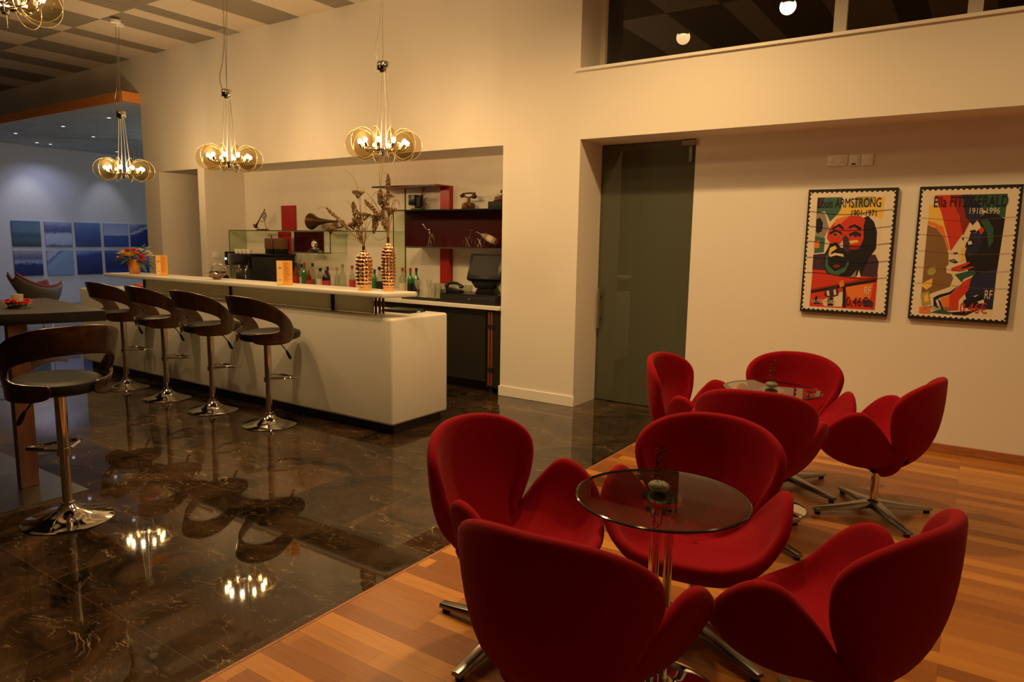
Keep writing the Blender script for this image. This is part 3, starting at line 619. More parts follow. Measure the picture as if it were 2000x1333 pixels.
# ================================================================== HIGH TABLE
ht = empty('high_table', (-4.75, 1.7, 0), 0, 'dark high table with thick top cut off by the left edge', 'table')
b = MB(); b.prism([(-4.42, 2.14), (-4.63, 1.50), (-5.6, 1.50), (-5.6, 2.30), (-5.15, 2.24)], 0.985, 1.05, 'z'); rel(b, ht).build('tabletop', 'espresso', ht, bevel=0.003, seg=1)
b = MB(); b.box(-4.635, -4.585, 1.675, 1.775, 0.012, 0.985); rel(b, ht).build('leg', 'legw', ht, bevel=0.003, seg=1)
b = MB(); b.box(-5.5, -5.40, 1.66, 1.82, 0.012, 0.985); rel(b, ht).build('leg', 'legw', ht, bevel=0.003, seg=1)
b = MB(); b.box(-5.62, -4.27, 1.44, 1.905, 0.0, 0.012); rel(b, ht).build('base_plate', 'steel', ht)

# ================================================================== RED CHAIRS AND GLASS TABLES
RIM = [  # rim point, control point of the half outline
 ((0, .292, .398), (0, .226, .304)), ((.140, .277, .402), (.138, .221, .302)), ((.252, .222, .438), (.214, .177, .300)), ((.318, .158, .528), (.249, .103, .299)),
 ((.320, .080, .602), (.243, .047, .301)), ((.306, .004, .620), (.229, -.005, .310)), ((.272, -.045, .580), (.200, -.057, .317)), ((.215, -.085, .505), (.167, -.121, .324)),
 ((.171, -.117, .428), (.126, -.176, .331)), ((.166, -.123, .436), (.112, -.222, .320)), ((.205, -.123, .505), (.121, -.259, .312)), ((.252, -.122, .591), (.140, -.276, .312)),
 ((.275, -.133, .674), (.153, -.283, .314)), ((.256, -.171, .734), (.141, -.286, .314)), ((.192, -.225, .778), (.110, -.290, .312)), ((.098, -.265, .800), (.062, -.296, .310)), ((0, -.280, .804), (0, -.300, .308))]
def make_swan():
    t = empty('swivel_armchair', (0, 0, 0))
    half = [tuple(a)+tuple(c) for a, c in RIM]
    full = half + [(-r[0], r[1], r[2], -r[3], r[4], r[5]) for r in reversed(half[1:-1])]
    pts = catmull(full, 4, True); n = len(pts); Mr = 16; C0 = Vector((0, 0, .296))
    rows = []
    for j in range(1, Mr+1):
        q = j/Mr
        rows.append([C0*(1-q)**2 + Vector(p[3:])*2*q*(1-q) + Vector(p[:3])*q*q for p in pts])
    for it in range(14):                                           # relax the sheet, rim kept
        new = []
        for j in range(Mr-1):
            k_ = 0.6*(1-(j+1)/Mr)**0.4
            new.append([rows[j][i].lerp((rows[j][i-1] + rows[j][(i+1) % n] + (rows[j-1][i] if j else C0) + rows[j+1][i])/4, k_) for i in range(n)])
        rows = new + [rows[-1]]
    nor = []; outw = []
    for j in range(Mr):
        nr = []
        for i in range(n):
            dr = rows[min(j+1, Mr-1)][i] - (rows[j-1][i] if j else C0); dc = rows[j][(i+1) % n] - rows[j][i-1]
            nr.append(dr.cross(dc).normalized())
        nor.append(nr)
    if nor[2][0].z < 0: nor = [[-v for v in r] for r in nor]      # towards the sitter
    outw = [(rows[-1][i]-rows[-2][i]).normalized() for i in range(n)]
    T = 0.021
    def tin(q): return 0.085 + (T-0.085)*min(1, q*1.25)
    def tout(q): return 0.034 + (T-0.034)*q
    layers = [[rows[j][i] + nor[j][i]*tin((j+1)/Mr) for i in range(n)] for j in range(Mr)]
    for a in (60, 30, 0, -30, -60):
        ca, sa = math.cos(math.radians(a)), math.sin(math.radians(a))
        layers.append([rows[-1][i] + outw[i]*T*ca + nor[-1][i]*T*sa for i in range(n)])
    layers += [[rows[j][i] - nor[j][i]*tout((j+1)/Mr) for i in range(n)] for j in range(Mr-1, -1, -1)]
    vs = [C0 + Vector((0, 0, .085))] + [v for l in layers for v in l] + [C0 - Vector((0, 0, .034))]
    fs = []; m = len(layers); last = len(vs)-1
    for i in range(n):
        k = (i+1) % n; fs.append((0, 1+i, 1+k)); fs.append((last, 1+(m-1)*n+k, 1+(m-1)*n+i))
    for j in range(m-1):
        for i in range(n):
            k = (i+1) % n; fs.append((1+j*n+i, 1+(j+1)*n+i, 1+(j+1)*n+k, 1+j*n+k))
    b = MB(); b.add([tuple(v) for v in vs], fs, 0, True); o = b.build('shell', 'red', t, angle=180)
    md = o.modifiers.new('relax', 'SMOOTH'); md.factor = 0.5; md.iterations = 3
    b = MB(); b.lathe([(0.021, 0.05), (0.021, 0.245), (0.015, 0.25), (0.015, 0.262)], 24); b.build('pole', 'chrome', t)
    b = MB(); b.lathe([(0.022, 0.243), (0.03, 0.245), (0.03, 0.256), (0.055, 0.262), (0.0, 0.262)], 24); b.build('seat_mount', 'blackm', t)
    b = MB(); b.lathe([(0.0, 0.045), (0.035, 0.05), (0.045, 0.07), (0.028, 0.085), (0, 0.085)], 20); b.build('hub', 'alu', t)
    for k in range(4):
        a = k*PI/2; Rm = Matrix.Rotation(a, 3, 'Z')
        vs = []; sec = [(0.02, 0.040, 0.045, 0.080), (0.17, 0.030, 0.030, 0.056), (0.345, 0.022, 0.018, 0.036)]
        for x, hw, z0, z1 in sec:
            for y, z in ((-hw, z0), (hw, z0), (hw*0.7, z1), (-hw*0.7, z1)): vs.append(Rm @ Vector((x, y, z)))
        fs = [(0, 3, 2, 1), (8, 9, 10, 11)]
        for j in range(2):
            for i in range(4): fs.append((j*4+i, j*4+(i+1) % 4, (j+1)*4+(i+1) % 4, (j+1)*4+i))
        b = MB(); b.add(vs, fs); leg = b.build('leg', 'alu', t, bevel=0.003, seg=2)
        b = MB(); b.lathe([(0.016, 0.0), (0.016, 0.018)], 14, Rm @ Vector((0.322, 0, 0))); b.build('glide', 'blackm', leg)
    return t
swan = make_swan()
G1 = 'red armchairs around the near glass table'; G2 = 'red armchairs around the far glass table'
SW = [(-1.37, 2.08, 265.4, 0, 'red swivel armchair left of the near glass table, beside the marble floor', G1),
      (-0.81, 2.50, 187.4, 62, 'red swivel armchair behind the near glass table, facing the camera', G1),
      (-0.842, 1.60, 3.5, 10, 'foreground red swivel armchair seen from behind at bottom centre', G1),
      (-0.269, 2.08, 72.9, 30, 'red swivel armchair in the bottom right corner, turned left', G1),
      (-1.39, 4.13, 269.0, 10, 'red swivel armchair left of the far glass table, by the dark glass door', G2),
      (-0.90, 4.52, 194.0, 62, 'red swivel armchair behind the far glass table, under the left poster', G2),
      (-0.891, 3.61, 9.8, 58, 'red swivel armchair seen from behind, in front of the far glass table', G2),
      (-0.392, 4.325, 80.5, 37, 'red swivel armchair right of the far glass table, its star base in full view', G2)]
for i, (x, y, a, ba, lab, g) in enumerate(SW):
    o = swan if i == 0 else copy_tree(swan)
    o.location = (x, y, 0); o.rotation_euler = (0, 0, math.radians(ba)); tag(o, lab, 'armchair', g)
    for ch in o.children:
        if ch.name.startswith('shell'): ch.rotation_euler = (0, 0, math.radians(a-ba))
def glass_table(x, y, r, lab):
    t = empty('glass_table', (x, y, 0), 0, lab, 'table', 'round smoked glass tables')
    b = MB(); b.lathe([(0.0, 0.692), (r-0.002, 0.692), (r, 0.694), (r, 0.700), (r-0.002, 0.702), (0.0, 0.702)], 72, cap=False)
    # one sheet: upper face only see-through, dark polished rim
    b = MB(); b.lathe([(0.0, 0.702), (r-0.003, 0.702)], 72, cap=False); b.build('tabletop', 'tglass', t)
    e = MB(); e.tube([(( r-0.003)*math.cos(2*PI*i/96), (r-0.003)*math.sin(2*PI*i/96), 0.697) for i in range(96)], 0.005, 6, closed=True); e.build('glass_edge', 'tedge', t)
    b = MB()
    for k in range(3):
        a = 2*PI*k/3+0.5; b.lathe([(0.014, 0.03), (0.014, 0.685)], 16, (0.030*math.cos(a), 0.030*math.sin(a), 0))
    b.build('pole', 'chrome', t)
    b = MB(); b.lathe([(0.06, 0.680), (0.065, 0.686), (0.065, 0.699), (0.0, 0.699)], 28); b.lathe([(0.05, 0.64), (0.05, 0.655)], 24); b.build('top_mount', 'chrome', t)
    b = MB(); b.lathe([(0.0, 0.0), (0.225, 0.0), (0.228, 0.008), (0.20, 0.016), (0.12, 0.026), (0.06, 0.040), (0.05, 0.05), (0, 0.05)], 56); b.build('base', 'chrome', t)
    return t
T1 = (-0.785, 2.055); T2 = (-0.925, 4.05)
glass_table(*T1, 0.275, 'round smoked glass table amid the four nearest red chairs')
glass_table(*T2, 0.265, 'round smoked glass table in the far group, under the left poster')
def stone_sprig(x, y, lab):
    t = empty('twig_ornament', (x, y, 0.702), 0, lab, 'ornament', 'stones with metal sprigs on the glass tables')
    b = MB(); b.ball((0, 0, 0.018), 0.036, (1.0, 0.8, 0.5), 20); b.build('stone', 'stone', t)
    b = MB(); rnd = random.Random(3)
    for s in range(3):
        a = s*2.1; pts = [(0.006*math.cos(a), 0.006*math.sin(a), 0.03), (0.016*math.cos(a), 0.012*math.sin(a), 0.075), (0.012*math.cos(a+1), 0.012*math.sin(a+1), 0.12+0.022*s)]
        b.tube(catmull(pts, 5, False), 0.0011, 5)
        for k in range(9):
            z = 0.045+k*(0.085+0.02*s)/9; aa = rnd.uniform(0, 6.28)
            b.ball((0.014*math.cos(aa), 0.014*math.sin(aa), z), 0.0038, (1, 0.6, 1.4), 6)
    b.build('metal_sprig', 'bronze', t)
stone_sprig(-0.81, 2.09, 'grey stone with a small metal sprig on the near glass table')
stone_sprig(-0.935, 4.08, 'grey stone with a small metal sprig on the far glass table')

# ================================================================== WALL POSTERS
def text_mesh(body, size, x, z, y, m, parent, xs=0.62, name='lettering', align='LEFT', bold=0.0):
    c = bpy.data.curves.new('t', 'FONT'); c.body = body; c.size = size; c.align_x = align; c.extrude = 0.0002; c.offset = bold
    tmp = bpy.data.objects.new('t', c); col.objects.link(tmp)
    dg = bpy.context.evaluated_depsgraph_get(); me = bpy.data.meshes.new_from_object(tmp.evaluated_get(dg))
    bpy.data.objects.remove(tmp); bpy.data.curves.remove(c)
    me.transform(Matrix(((xs, 0, 0, x), (0, 0, -1, y), (0, 1, 0, z), (0, 0, 0, 1))))
    me.materials.clear(); me.materials.append(MT[m]); me.name = name
    o = bpy.data.objects.new(name, me); col.objects.link(o); o.parent = parent; return o
def inkmat(name, c): MT[name] = mat(name, c, 0.55)
for n_, c_ in dict(ink_black=(0.012, 0.010, 0.016), ink_red=(0.62, 0.045, 0.02), ink_orange=(0.80, 0.20, 0.04), ink_yellow=(0.85, 0.55, 0.10), ink_teal=(0.05, 0.14, 0.10), ink_green=(0.03, 0.10, 0.065),
                   ink_navy=(0.02, 0.022, 0.07), ink_plum=(0.06, 0.025, 0.05), ink_brown=(0.24, 0.13, 0.05), ink_grey=(0.28, 0.25, 0.19), ink_cream=(0.78, 0.66, 0.48), ink_dred=(0.30, 0.02, 0.015), ink_olive=(0.40, 0.34, 0.08)).items(): inkmat(n_, c_)
INK = ['ink_black', 'ink_red', 'ink_orange', 'ink_yellow', 'ink_teal', 'ink_green', 'ink_navy', 'ink_plum', 'ink_brown', 'ink_grey', 'ink_cream', 'ink_dred', 'ink_olive']
def poster(x0, W, H, zb, lab, art, conv):
    t = empty('framed_poster', (x0, YP, zb), 0, lab, 'poster', 'framed giant stamp posters')
    MB().box(0, W, -0.032, -0.001, 0, H).build('backing_board', 'blackm', t, bevel=0.001, seg=1)
    # perforated stamp sheet
    mx0, mx1, mz0, mz1 = 0.022*W, 0.975*W, 0.022*H, 0.978*H; r = 0.0095
    def edge(a, b, inx, iny):
        L = math.hypot(b[0]-a[0], b[1]-a[1]); n = int(L/0.034); dx, dy = (b[0]-a[0])/L, (b[1]-a[1])/L; out = [a]
        for k in range(n):
            s = (k+0.5)*L/n
            for j in range(7):
                th = PI*j/6; u = s - r*math.cos(th); d = r*math.sin(th); out.append((a[0]+dx*u+inx*d, a[1]+dy*u+iny*d))
        return out
    outl = edge((mx0, mz0), (mx1, mz0), 0, 1) + edge((mx1, mz0), (mx1, mz1), -1, 0) + edge((mx1, mz1), (mx0, mz1), 0, -1) + edge((mx0, mz1), (mx0, mz0), 1, 0)
    MB().prism(outl, -0.0345, -0.032, 'y').build('stamp_sheet', 'paper', t)
    ax0, ax1, az0, az1 = 0.112*W, 0.862*W, 0.048*H, 0.935*H
    b = MB()
    for k, (m, poly) in enumerate(art):
        pts = []
        for p in poly:
            u, v = conv(*p); u = min(1, max(0, u)); v = min(1, max(0, v)); pts.append((ax0+(ax1-ax0)*u, az1-(az1-az0)*v))
        y = -0.0347 - 0.00007*k
        b.prism(pts, y-0.00004, y, 'y', INK.index(m))
    b.build('printed_picture', INK, t)
    return t, W, H
def wave_lines(t, W, H, zs, amp, xr, nm, th=0.0016):
    for z in zs:
        pts = [(W*(xr[0]+(xr[1]-xr[0])*i/30), -0.0386, H*(z + amp*math.sin(i/30*5.2+z*3))) for i in range(31)]
        b = MB(); vs = []; fs = []
        for p in pts: vs += [(p[0], p[1], p[2]-th), (p[0], p[1], p[2]+th)]
        for i in range(30): fs.append((2*i, 2*i+2, 2*i+3, 2*i+1))
        b.add(vs, fs); b.build('cancel_line', nm, t)
def conv1(x, y): v = (y-215)/935; return (x-(265-52*v))/567, v
A1 = [('ink_cream', [(260, 215), (840, 215), (775, 1150), (205, 1150)]),
      ('ink_teal', [(260, 215), (480, 215), (470, 330), (380, 420), (330, 330), (255, 360)]), ('ink_plum', [(262, 215), (330, 215), (300, 300), (258, 310)]),
      ('ink_yellow', [(480, 300), (640, 230), (840, 215), (830, 400), (700, 360), (460, 370), (400, 430)]), ('ink_olive', [(600, 215), (760, 215), (700, 300), (560, 310)]),
      ('ink_grey', [(250, 350), (330, 340), (370, 470), (330, 560), (250, 560)]), ('ink_black', [(258, 400), (290, 385), (318, 430), (310, 500), (270, 520), (256, 500)]),
      ('ink_teal', [(250, 540), (340, 560), (330, 680), (245, 690)]), ('ink_orange', [(240, 590), (290, 580), (290, 640), (242, 650)]),
      ('ink_plum', [(238, 700), (340, 690), (350, 840), (232, 840)]), ('ink_red', [(235, 830), (800, 850), (780, 1150), (212, 1150)]),
      ('ink_orange', [(520, 960), (760, 930), (740, 1060), (560, 1080)]), ('ink_cream', [(330, 1090), (520, 1000), (500, 1140), (340, 1140)]),
      ('ink_plum', [(560, 850), (640, 700), (770, 690), (800, 750), (790, 880), (640, 870)]),
      ('ink_black', [(640, 400), (700, 372), (750, 420), (778, 500), (775, 640), (720, 720), (660, 860), (560, 880), (480, 880), (360, 860), (330, 780), (340, 690), (380, 620), (500, 640)]),
      ('ink_red', [(420, 420), (470, 385), (560, 370), (640, 376), (680, 400), (665, 460), (670, 560), (630, 650), (560, 650), (500, 560), (470, 610), (390, 610), (355, 560), (365, 490)]),
      ('ink_orange', [(430, 400), (500, 376), (540, 376), (480, 430), (415, 470), (418, 430)]), ('ink_orange', [(380, 520), (440, 500), (470, 520), (430, 545)]),
      ('ink_black', [(400, 470), (460, 435), (500, 470), (500, 490), (450, 462), (400, 490)]), ('ink_black', [(540, 460), (590, 440), (650, 470), (640, 500), (590, 462), (545, 480)]),
      ('ink_black', [(375, 510), (420, 488), (480, 505), (490, 540), (475, 525), (430, 505), (385, 530)]), ('ink_black', [(545, 520), (600, 498), (650, 520), (640, 550), (600, 520), (550, 545)]),
      ('ink_plum', [(400, 525), (430, 512), (452, 528), (428, 542)]), ('ink_navy', [(575, 530), (605, 515), (632, 532), (600, 550)]),
      ('ink_plum', [(492, 560), (515, 530), (545, 560), (560, 640), (540, 690), (500, 660)]), ('ink_yellow', [(545, 580), (615, 570), (630, 590), (560, 605)]), ('ink_dred', [(550, 620), (640, 615), (630, 650), (560, 655)]),
      ('ink_black', [(380, 610), (440, 590), (480, 640), (540, 680), (550, 780), (480, 830), (380, 820), (350, 740), (360, 660)]),
      ('ink_yellow', [(385, 640), (430, 620), (445, 645), (400, 675), (380, 720), (372, 690)]), ('ink_cream', [(385, 700), (430, 682), (500, 692), (508, 715), (440, 702), (388, 718)]),
      ('ink_teal', [(350, 700), (366, 700), (372, 790), (430, 840), (520, 800), (540, 740), (556, 760), (520, 840), (440, 880), (370, 850), (344, 790)]),
      ('ink_dred', [(410, 790), (460, 780), (480, 795), (440, 812)]), ('ink_grey', [(560, 890), (620, 820), (610, 880)]), ('ink_cream', [(640, 820), (655, 880), (620, 885)]),
      ('ink_dred', [(225, 1000), (785, 870), (785, 905), (225, 1028)]), ('ink_black', [(225, 1015), (500, 950), (785, 892), (785, 912), (225, 1034)]), ('ink_orange', [(470, 930), (505, 905), (520, 960), (480, 975)]),
      ('ink_plum', [(350, 1000), (460, 970), (470, 1040), (400, 1070), (345, 1050)]), ('ink_cream', [(362, 1010), (385, 1005), (392, 1050), (372, 1050)]), ('ink_cream', [(425, 1000), (442, 990), (452, 1035), (432, 1045)]),
      ('ink_black', [(505, 965), (530, 965), (535, 1142), (508, 1142)]), ('ink_black', [(250, 1095), (275, 1050), (300, 1105), (322, 1120), (255, 1128)]), ('ink_black', [(375, 1075), (425, 1065), (425, 1135), (375, 1135)]),
      ('ink_plum', [(690, 1080), (730, 1060), (768, 1090), (760, 1130), (700, 1120)])]
p1, W1, H1 = poster(-1.186, 0.624, 0.962, 0.990, 'framed giant stamp poster with a red and black singing face, the left one', A1, conv1)
def conv2(x, y): v = (y-183)/935; return (x-(250-75*v))/643, v
A2 = [('ink_cream', [(245, 183), (895, 183), (800, 1120), (172, 1120)]), ('ink_yellow', [(235, 260), (330, 250), (400, 420), (380, 480), (235, 430)]),
      ('ink_orange', [(235, 380), (300, 400), (370, 430), (430, 600), (400, 640), (380, 520), (300, 430), (233, 410)]),
      ('ink_brown', [(232, 415), (310, 440), (380, 520), (420, 640), (430, 760), (470, 830), (440, 900), (300, 950), (190, 1000)]),
      ('ink_red', [(290, 183), (450, 183), (540, 480), (440, 620), (400, 480), (350, 320)]), ('ink_dred', [(420, 183), (540, 183), (600, 380), (540, 500), (500, 340)]),
      ('ink_navy', [(520, 183), (660, 183), (700, 330), (620, 420), (560, 360)]), ('ink_green', [(600, 183), (895, 183), (878, 360), (780, 340), (700, 300)]),
      ('ink_black', [(660, 370), (720, 320), (820, 340), (878, 370), (830, 760), (700, 800), (600, 800), (560, 640), (650, 480)]),
      ('ink_green', [(680, 380), (740, 372), (790, 440), (790, 540), (755, 590), (740, 480)]), ('ink_navy', [(640, 800), (830, 740), (805, 1060), (600, 1060), (560, 900)]),
      ('ink_cream', [(650, 385), (668, 395), (690, 440), (640, 470), (620, 540), (560, 560), (560, 640), (520, 700), (540, 760), (470, 800), (410, 790), (405, 740), (430, 720), (425, 680), (450, 640), (480, 600), (530, 540), (570, 470)]),
      ('ink_navy', [(600, 480), (690, 470), (700, 560), (650, 640), (600, 660), (560, 640), (580, 560)]), ('ink_red', [(665, 450), (700, 430), (715, 460), (690, 490)]), ('ink_black', [(590, 530), (640, 520), (620, 580), (560, 590), (570, 550)]), ('ink_cream', [(580, 545), (610, 535), (620, 560), (590, 570)]),
      ('ink_black', [(595, 460), (640, 450), (650, 470), (610, 480)]), ('ink_black', [(530, 520), (550, 510), (545, 540)]), ('ink_plum', [(460, 630), (500, 625), (500, 640), (470, 645)]),
      ('ink_yellow', [(525, 590), (560, 585), (560, 690), (530, 700)]), ('ink_navy', [(425, 690), (470, 680), (510, 705), (480, 715), (440, 705)]), ('ink_grey', [(440, 695), (470, 688), (480, 700), (450, 702)]),
      ('ink_red', [(450, 750), (590, 700), (610, 705), (560, 735), (650, 735), (600, 755), (520, 775), (450, 775)]), ('ink_black', [(530, 745), (610, 715), (600, 740), (545, 755)]),
      ('ink_green', [(480, 800), (640, 760), (660, 790), (560, 830), (540, 860), (510, 830)]),
      ('ink_red', [(560, 850), (620, 820), (600, 920), (520, 1000), (520, 1080), (400, 1090), (370, 1000), (450, 960)]), ('ink_orange', [(360, 990), (440, 970), (440, 1060), (390, 1070)]),
      ('ink_black', [(530, 870), (510, 890), (440, 940), (350, 965), (300, 990), (305, 1060), (350, 1075), (320, 1010), (360, 985), (450, 955)]), ('ink_black', [(340, 1000), (360, 1010), (400, 1090), (380, 1100)]),
      ('ink_black', [(560, 1000), (700, 940), (730, 980), (650, 1050), (560, 1060)]), ('ink_cream', [(640, 965), (690, 950), (660, 968)]), ('ink_cream', [(680, 1005), (730, 985), (735, 1015), (690, 1020)]),
      ('ink_green', [(280, 1110), (360, 1080), (460, 1100), (450, 1120)]), ('ink_black', [(450, 1100), (620, 1080), (700, 1060), (580, 1125), (470, 1125)]),
      ('ink_olive', [(240, 790), (260, 750), (310, 745), (320, 790), (290, 815), (250, 810)]), ('ink_yellow', [(195, 880), (290, 835), (285, 900), (240, 930), (195, 905)]), ('ink_olive', [(190, 960), (260, 940), (280, 1040), (200, 1060)]),
      ('ink_yellow', [(215, 980), (250, 960), (262, 1020), (225, 1030)]), ('ink_orange', [(178, 1070), (270, 1060), (280, 1118), (176, 1118)])]
p2, W2, H2 = poster(-0.424, 0.612, 0.962, 0.990, 'framed giant stamp poster with a tilted dark-haired profile, the right one', A2, conv2)
Yt = -0.0384
text_mesh('Louis ARMSTRONG', 0.098, 0.115*W1, 0.855*H1, Yt, 'ink_black', p1, 0.54)
text_mesh('1901-1971', 0.066, 0.50*W1, 0.785*H1, Yt, 'ink_black', p1, 0.66)
text_mesh('RF', 0.088, 0.725*W1, 0.168*H1, Yt, 'ink_cream', p1, 0.52)
text_mesh('0,46\u20ac', 0.098, 0.535*W1, 0.072*H1, Yt, 'ink_black', p1, 0.66)
text_mesh('LA POSTE 2002', 0.042, 0.135*W1, 0.080*H1, Yt, 'ink_cream', p1, 0.62)
text_mesh('Ella FITZGERALD', 0.108, 0.150*W2, 0.848*H2, Yt, 'ink_black', p2, 0.56)
text_mesh('1918-1996', 0.060, 0.505*W2, 0.795*H2, Yt, 'ink_cream', p2, 0.72)
text_mesh('RF', 0.092, 0.745*W2, 0.178*H2, Yt, 'ink_cream', p2, 0.50)
text_mesh('0,46\u20ac', 0.098, 0.520*W2, 0.072*H2, Yt, 'ink_red', p2, 0.72)
text_mesh('LA POSTE 2002', 0.042, 0.150*W2, 0.080*H2, Yt, 'ink_grey', p2, 0.66)
wave_lines(p1, W1, H1, (0.815, 0.69, 0.565, 0.435, 0.31), 0.018, (0.025, 0.965), 'ink_black')
wave_lines(p2, W2, H2, (0.76, 0.635, 0.51, 0.385, 0.265), 0.012, (0.03, 0.97), 'ink_brown', 0.0011)

# sockets above the posters
def plate(x0, x1, z0, z1, lab, cat, kind):
    o = empty('wall_socket' if kind == 'sock' else 'wall_switch', ((x0+x1)/2, YP, (z0+z1)/2), 0, lab, cat, 'white plates above the posters')
    w_, h_ = (x1-x0)/2, (z1-z0)/2
    MB().box(-w_, w_, -0.012, 0, -h_, h_).build('face_plate', 'white', o, bevel=0.002, seg=2)
    if kind == 'sock':
        for s in (-1, 1):
            cx = s*w_*0.5; b = MB()
            for dx, dz, sx, sz in ((0, 0.006, 0.002, 0.004), (-0.010, -0.014, 0.0035, 0.002), (0.010, -0.014, 0.0035, 0.002)): b.box(cx+dx-sx, cx+dx+sx, -0.0126, -0.0118, dz-sz, dz+sz)
            b.build('pin_holes', 'blackm', o); MB().box(s*0.012-0.006, s*0.012+0.006, -0.016, -0.012, 0.012, 0.030).build('rocker', 'white', o)
    elif kind == 'data':
        MB().box(-0.018, 0.012, -0.013, -0.0118, -0.034, -0.024).build('label_strip', 'blackm', o)
        MB().box(-0.02, 0.02, -0.014, -0.012, -0.012, 0.02).build('module', 'white', o)
    else:
        for s in (-1, 1): MB().lathe([(0.003, 0), (0.003, 0.001)], 10, (s*0.028, -0.012, 0), Matrix.Rotation(PI/2, 3, 'X')).build('screw', 'steel', o)
plate(-1.070, -0.925, 2.128, 2.212, 'white double wall socket above the left poster', 'socket', 'sock')
plate(-0.920, -0.838, 2.124, 2.208, 'square white data plate right next to the double socket', 'wall plate', 'data')
plate(-0.834, -0.752, 2.122, 2.208, 'square blank white plate at the right end of the row of three', 'wall plate', 'blank')
o = empty('wall_switch', (-8.676, 5.68, 1.27), 0, 'small white switch on the left side wall of the bar niche', 'switch'); MB().box(0, 0.010, -0.04, 0.04, -0.04, 0.04).build('face_plate', 'white', o, bevel=0.002, seg=1); MB().box(0.010, 0.014, -0.012, 0.012, -0.02, 0.02).build('rocker', 'white', o)

# ================================================================== THINGS ON THE RAISED SHELF
ZS = 1.1105; ZC = 0.8805
def vase(x, y, h, rm, lab):
    t = empty('vase', (x, y, ZS), 0, lab, 'vase', 'dimpled gold vases on the raised bar shelf')
    n = 112; m = 130; vs = []; fs = []; hb = 0.055
    def rad(q):      # silhouette: foot, belly, shoulder
        return rm*(0.62 + 0.38*math.sin(PI*min(1, (q*0.90+0.10))**0.9)) if q < 0.62 else rm*(1.0 - 0.72*((q-0.62)/0.38)**2.4)*(0.62+0.38*math.sin(PI*min(1, 0.658)**0.9))/(0.62+0.38*math.sin(PI*0.658**0.9))
    nz = int(round(h*0.86/(2*PI*rm/13)))
    for j in range(m+1):
        q = j/m; z = 0.03 + (h*0.90-0.03)*q; r0 = rad(q); ph = q*nz
        for i in range(n):
            a = 2*PI*i/n; u = a/(2*PI)*12
            d = abs(math.sin(PI*u))*abs(math.sin(PI*ph)); r = r0*(1 - 0.16 + 0.16*d**0.75); vs.append((r*math.cos(a), r*math.sin(a), z))
    for j in range(m):
        for i in range(n): k = (i+1) % n; fs.append((j*n+i, j*n+k, (j+1)*n+k, (j+1)*n+i))
    b = MB(); b.add(vs, fs, 0, True); b.build('dimpled_body', 'gold', t, angle=180)
    rt = rad(1.0)*0.9; rb = rad(0)*0.9
    b = MB(); b.lathe([(0.0, 0.0), (rb*0.95, 0.0), (rb, 0.004), (rb*1.0, 0.034), (0.0, 0.034)], 40); b.build('foot', 'goldb', t)
    b = MB(); b.lathe([(rt, h*0.895), (rt*0.72, h*0.93), (rt*0.72, h*0.98), (rt*0.80, h), (rt*0.6, h)], 32, cap=False); b.build('neck', 'gold', t)
    return t
V1 = (-4.005, 3.895); V2 = (-3.83, 3.985)
vase(*V1, 0.345, 0.069, 'wider dimpled gold vase on the raised shelf, left of the slimmer one')
vase(*V2, 0.415, 0.058, 'slimmer taller dimpled gold vase near the right end of the raised shelf')
# dried flowers: points are in the plane facing the seats, dx along the bar front, dz up
def dried(v, zt, name_lab, stems, heads, fans, grasses, sd):
    t = empty('dried_bouquet', (v[0], v[1], zt), math.radians(38), name_lab, 'dried flowers', 'dried bouquets in the gold vases')
    rnd = random.Random(sd); S = 1/252.0
    for pts in stems:
        P = [(p[0]*S, (p[2] if len(p) > 2 else rnd.uniform(-0.03, 0.03))*1.0 if i else 0, p[1]*S) for i, p in enumerate(pts)]
        P[0] = (0, 0, -0.14); P.insert(1, (rnd.uniform(-.006, .006), rnd.uniform(-.006, .006), 0.0))
        Q = catmull(P, 7, False); n = len(Q); MB().tube(Q, [0.0032*(1-0.6*i/n) for i in range(n)], 6).build('stem', 'dried', t)
    for (x0, y0), (x1, y1), w_ in heads:                # wheat-like spikes
        b = MB(); L = 44
        for k in range(L):
            q = k/(L-1); cx, cz = x0+(x1-x0)*q, y0+(y1-y0)*q; ww = w_*math.sin(PI*(0.12+0.8*q))
            for s in range(3):
                a = rnd.uniform(0, 6.28); rq = rnd.uniform(0.3, 0.75); b.ball((cx*S+math.cos(a)*ww*S*rq, math.sin(a)*ww*S*rq, cz*S+rnd.uniform(-.006, .006)), 0.0042, (1, 1, 1.7), 5)
        b.build('seed_spike', 'dried2', t)
    for cx, cz, w_, tilt in fans:                       # flat yarrow-like umbels
        b = MB(); Rt = Matrix.Rotation(tilt, 3, 'Y')
        for k in range(80):
            a = rnd.uniform(0, 6.28); r = w_*0.5*math.sqrt(rnd.random()); p = Rt @ Vector((r*math.cos(a)*S, r*math.sin(a)*S, rnd.uniform(-1, 1)*0.012))
            tip = Vector((cx*S, 0, cz*S)) + p; b.ball(tip, 0.0062, (1, 1, 0.8), 5)
            if k % 3 == 0: b.tube([Vector((cx*S, 0, cz*S)) + Rt @ Vector((0, 0, -0.05)), tip], 0.0012, 4)
        b.build('flower_head', 'dried2', t)
    for pts in grasses:
        P = [(0, 0, -0.12), (0, 0, 0)] + [(p[0]*S, rnd.uniform(-0.05, 0.05), p[1]*S) for p in pts]
        Q = catmull(P, 6, False); n = len(Q); MB().tube(Q, [0.0022*(1-0.8*i/n)+0.0003 for i in range(n)], 5).build('grass_blade', 'dried', t)
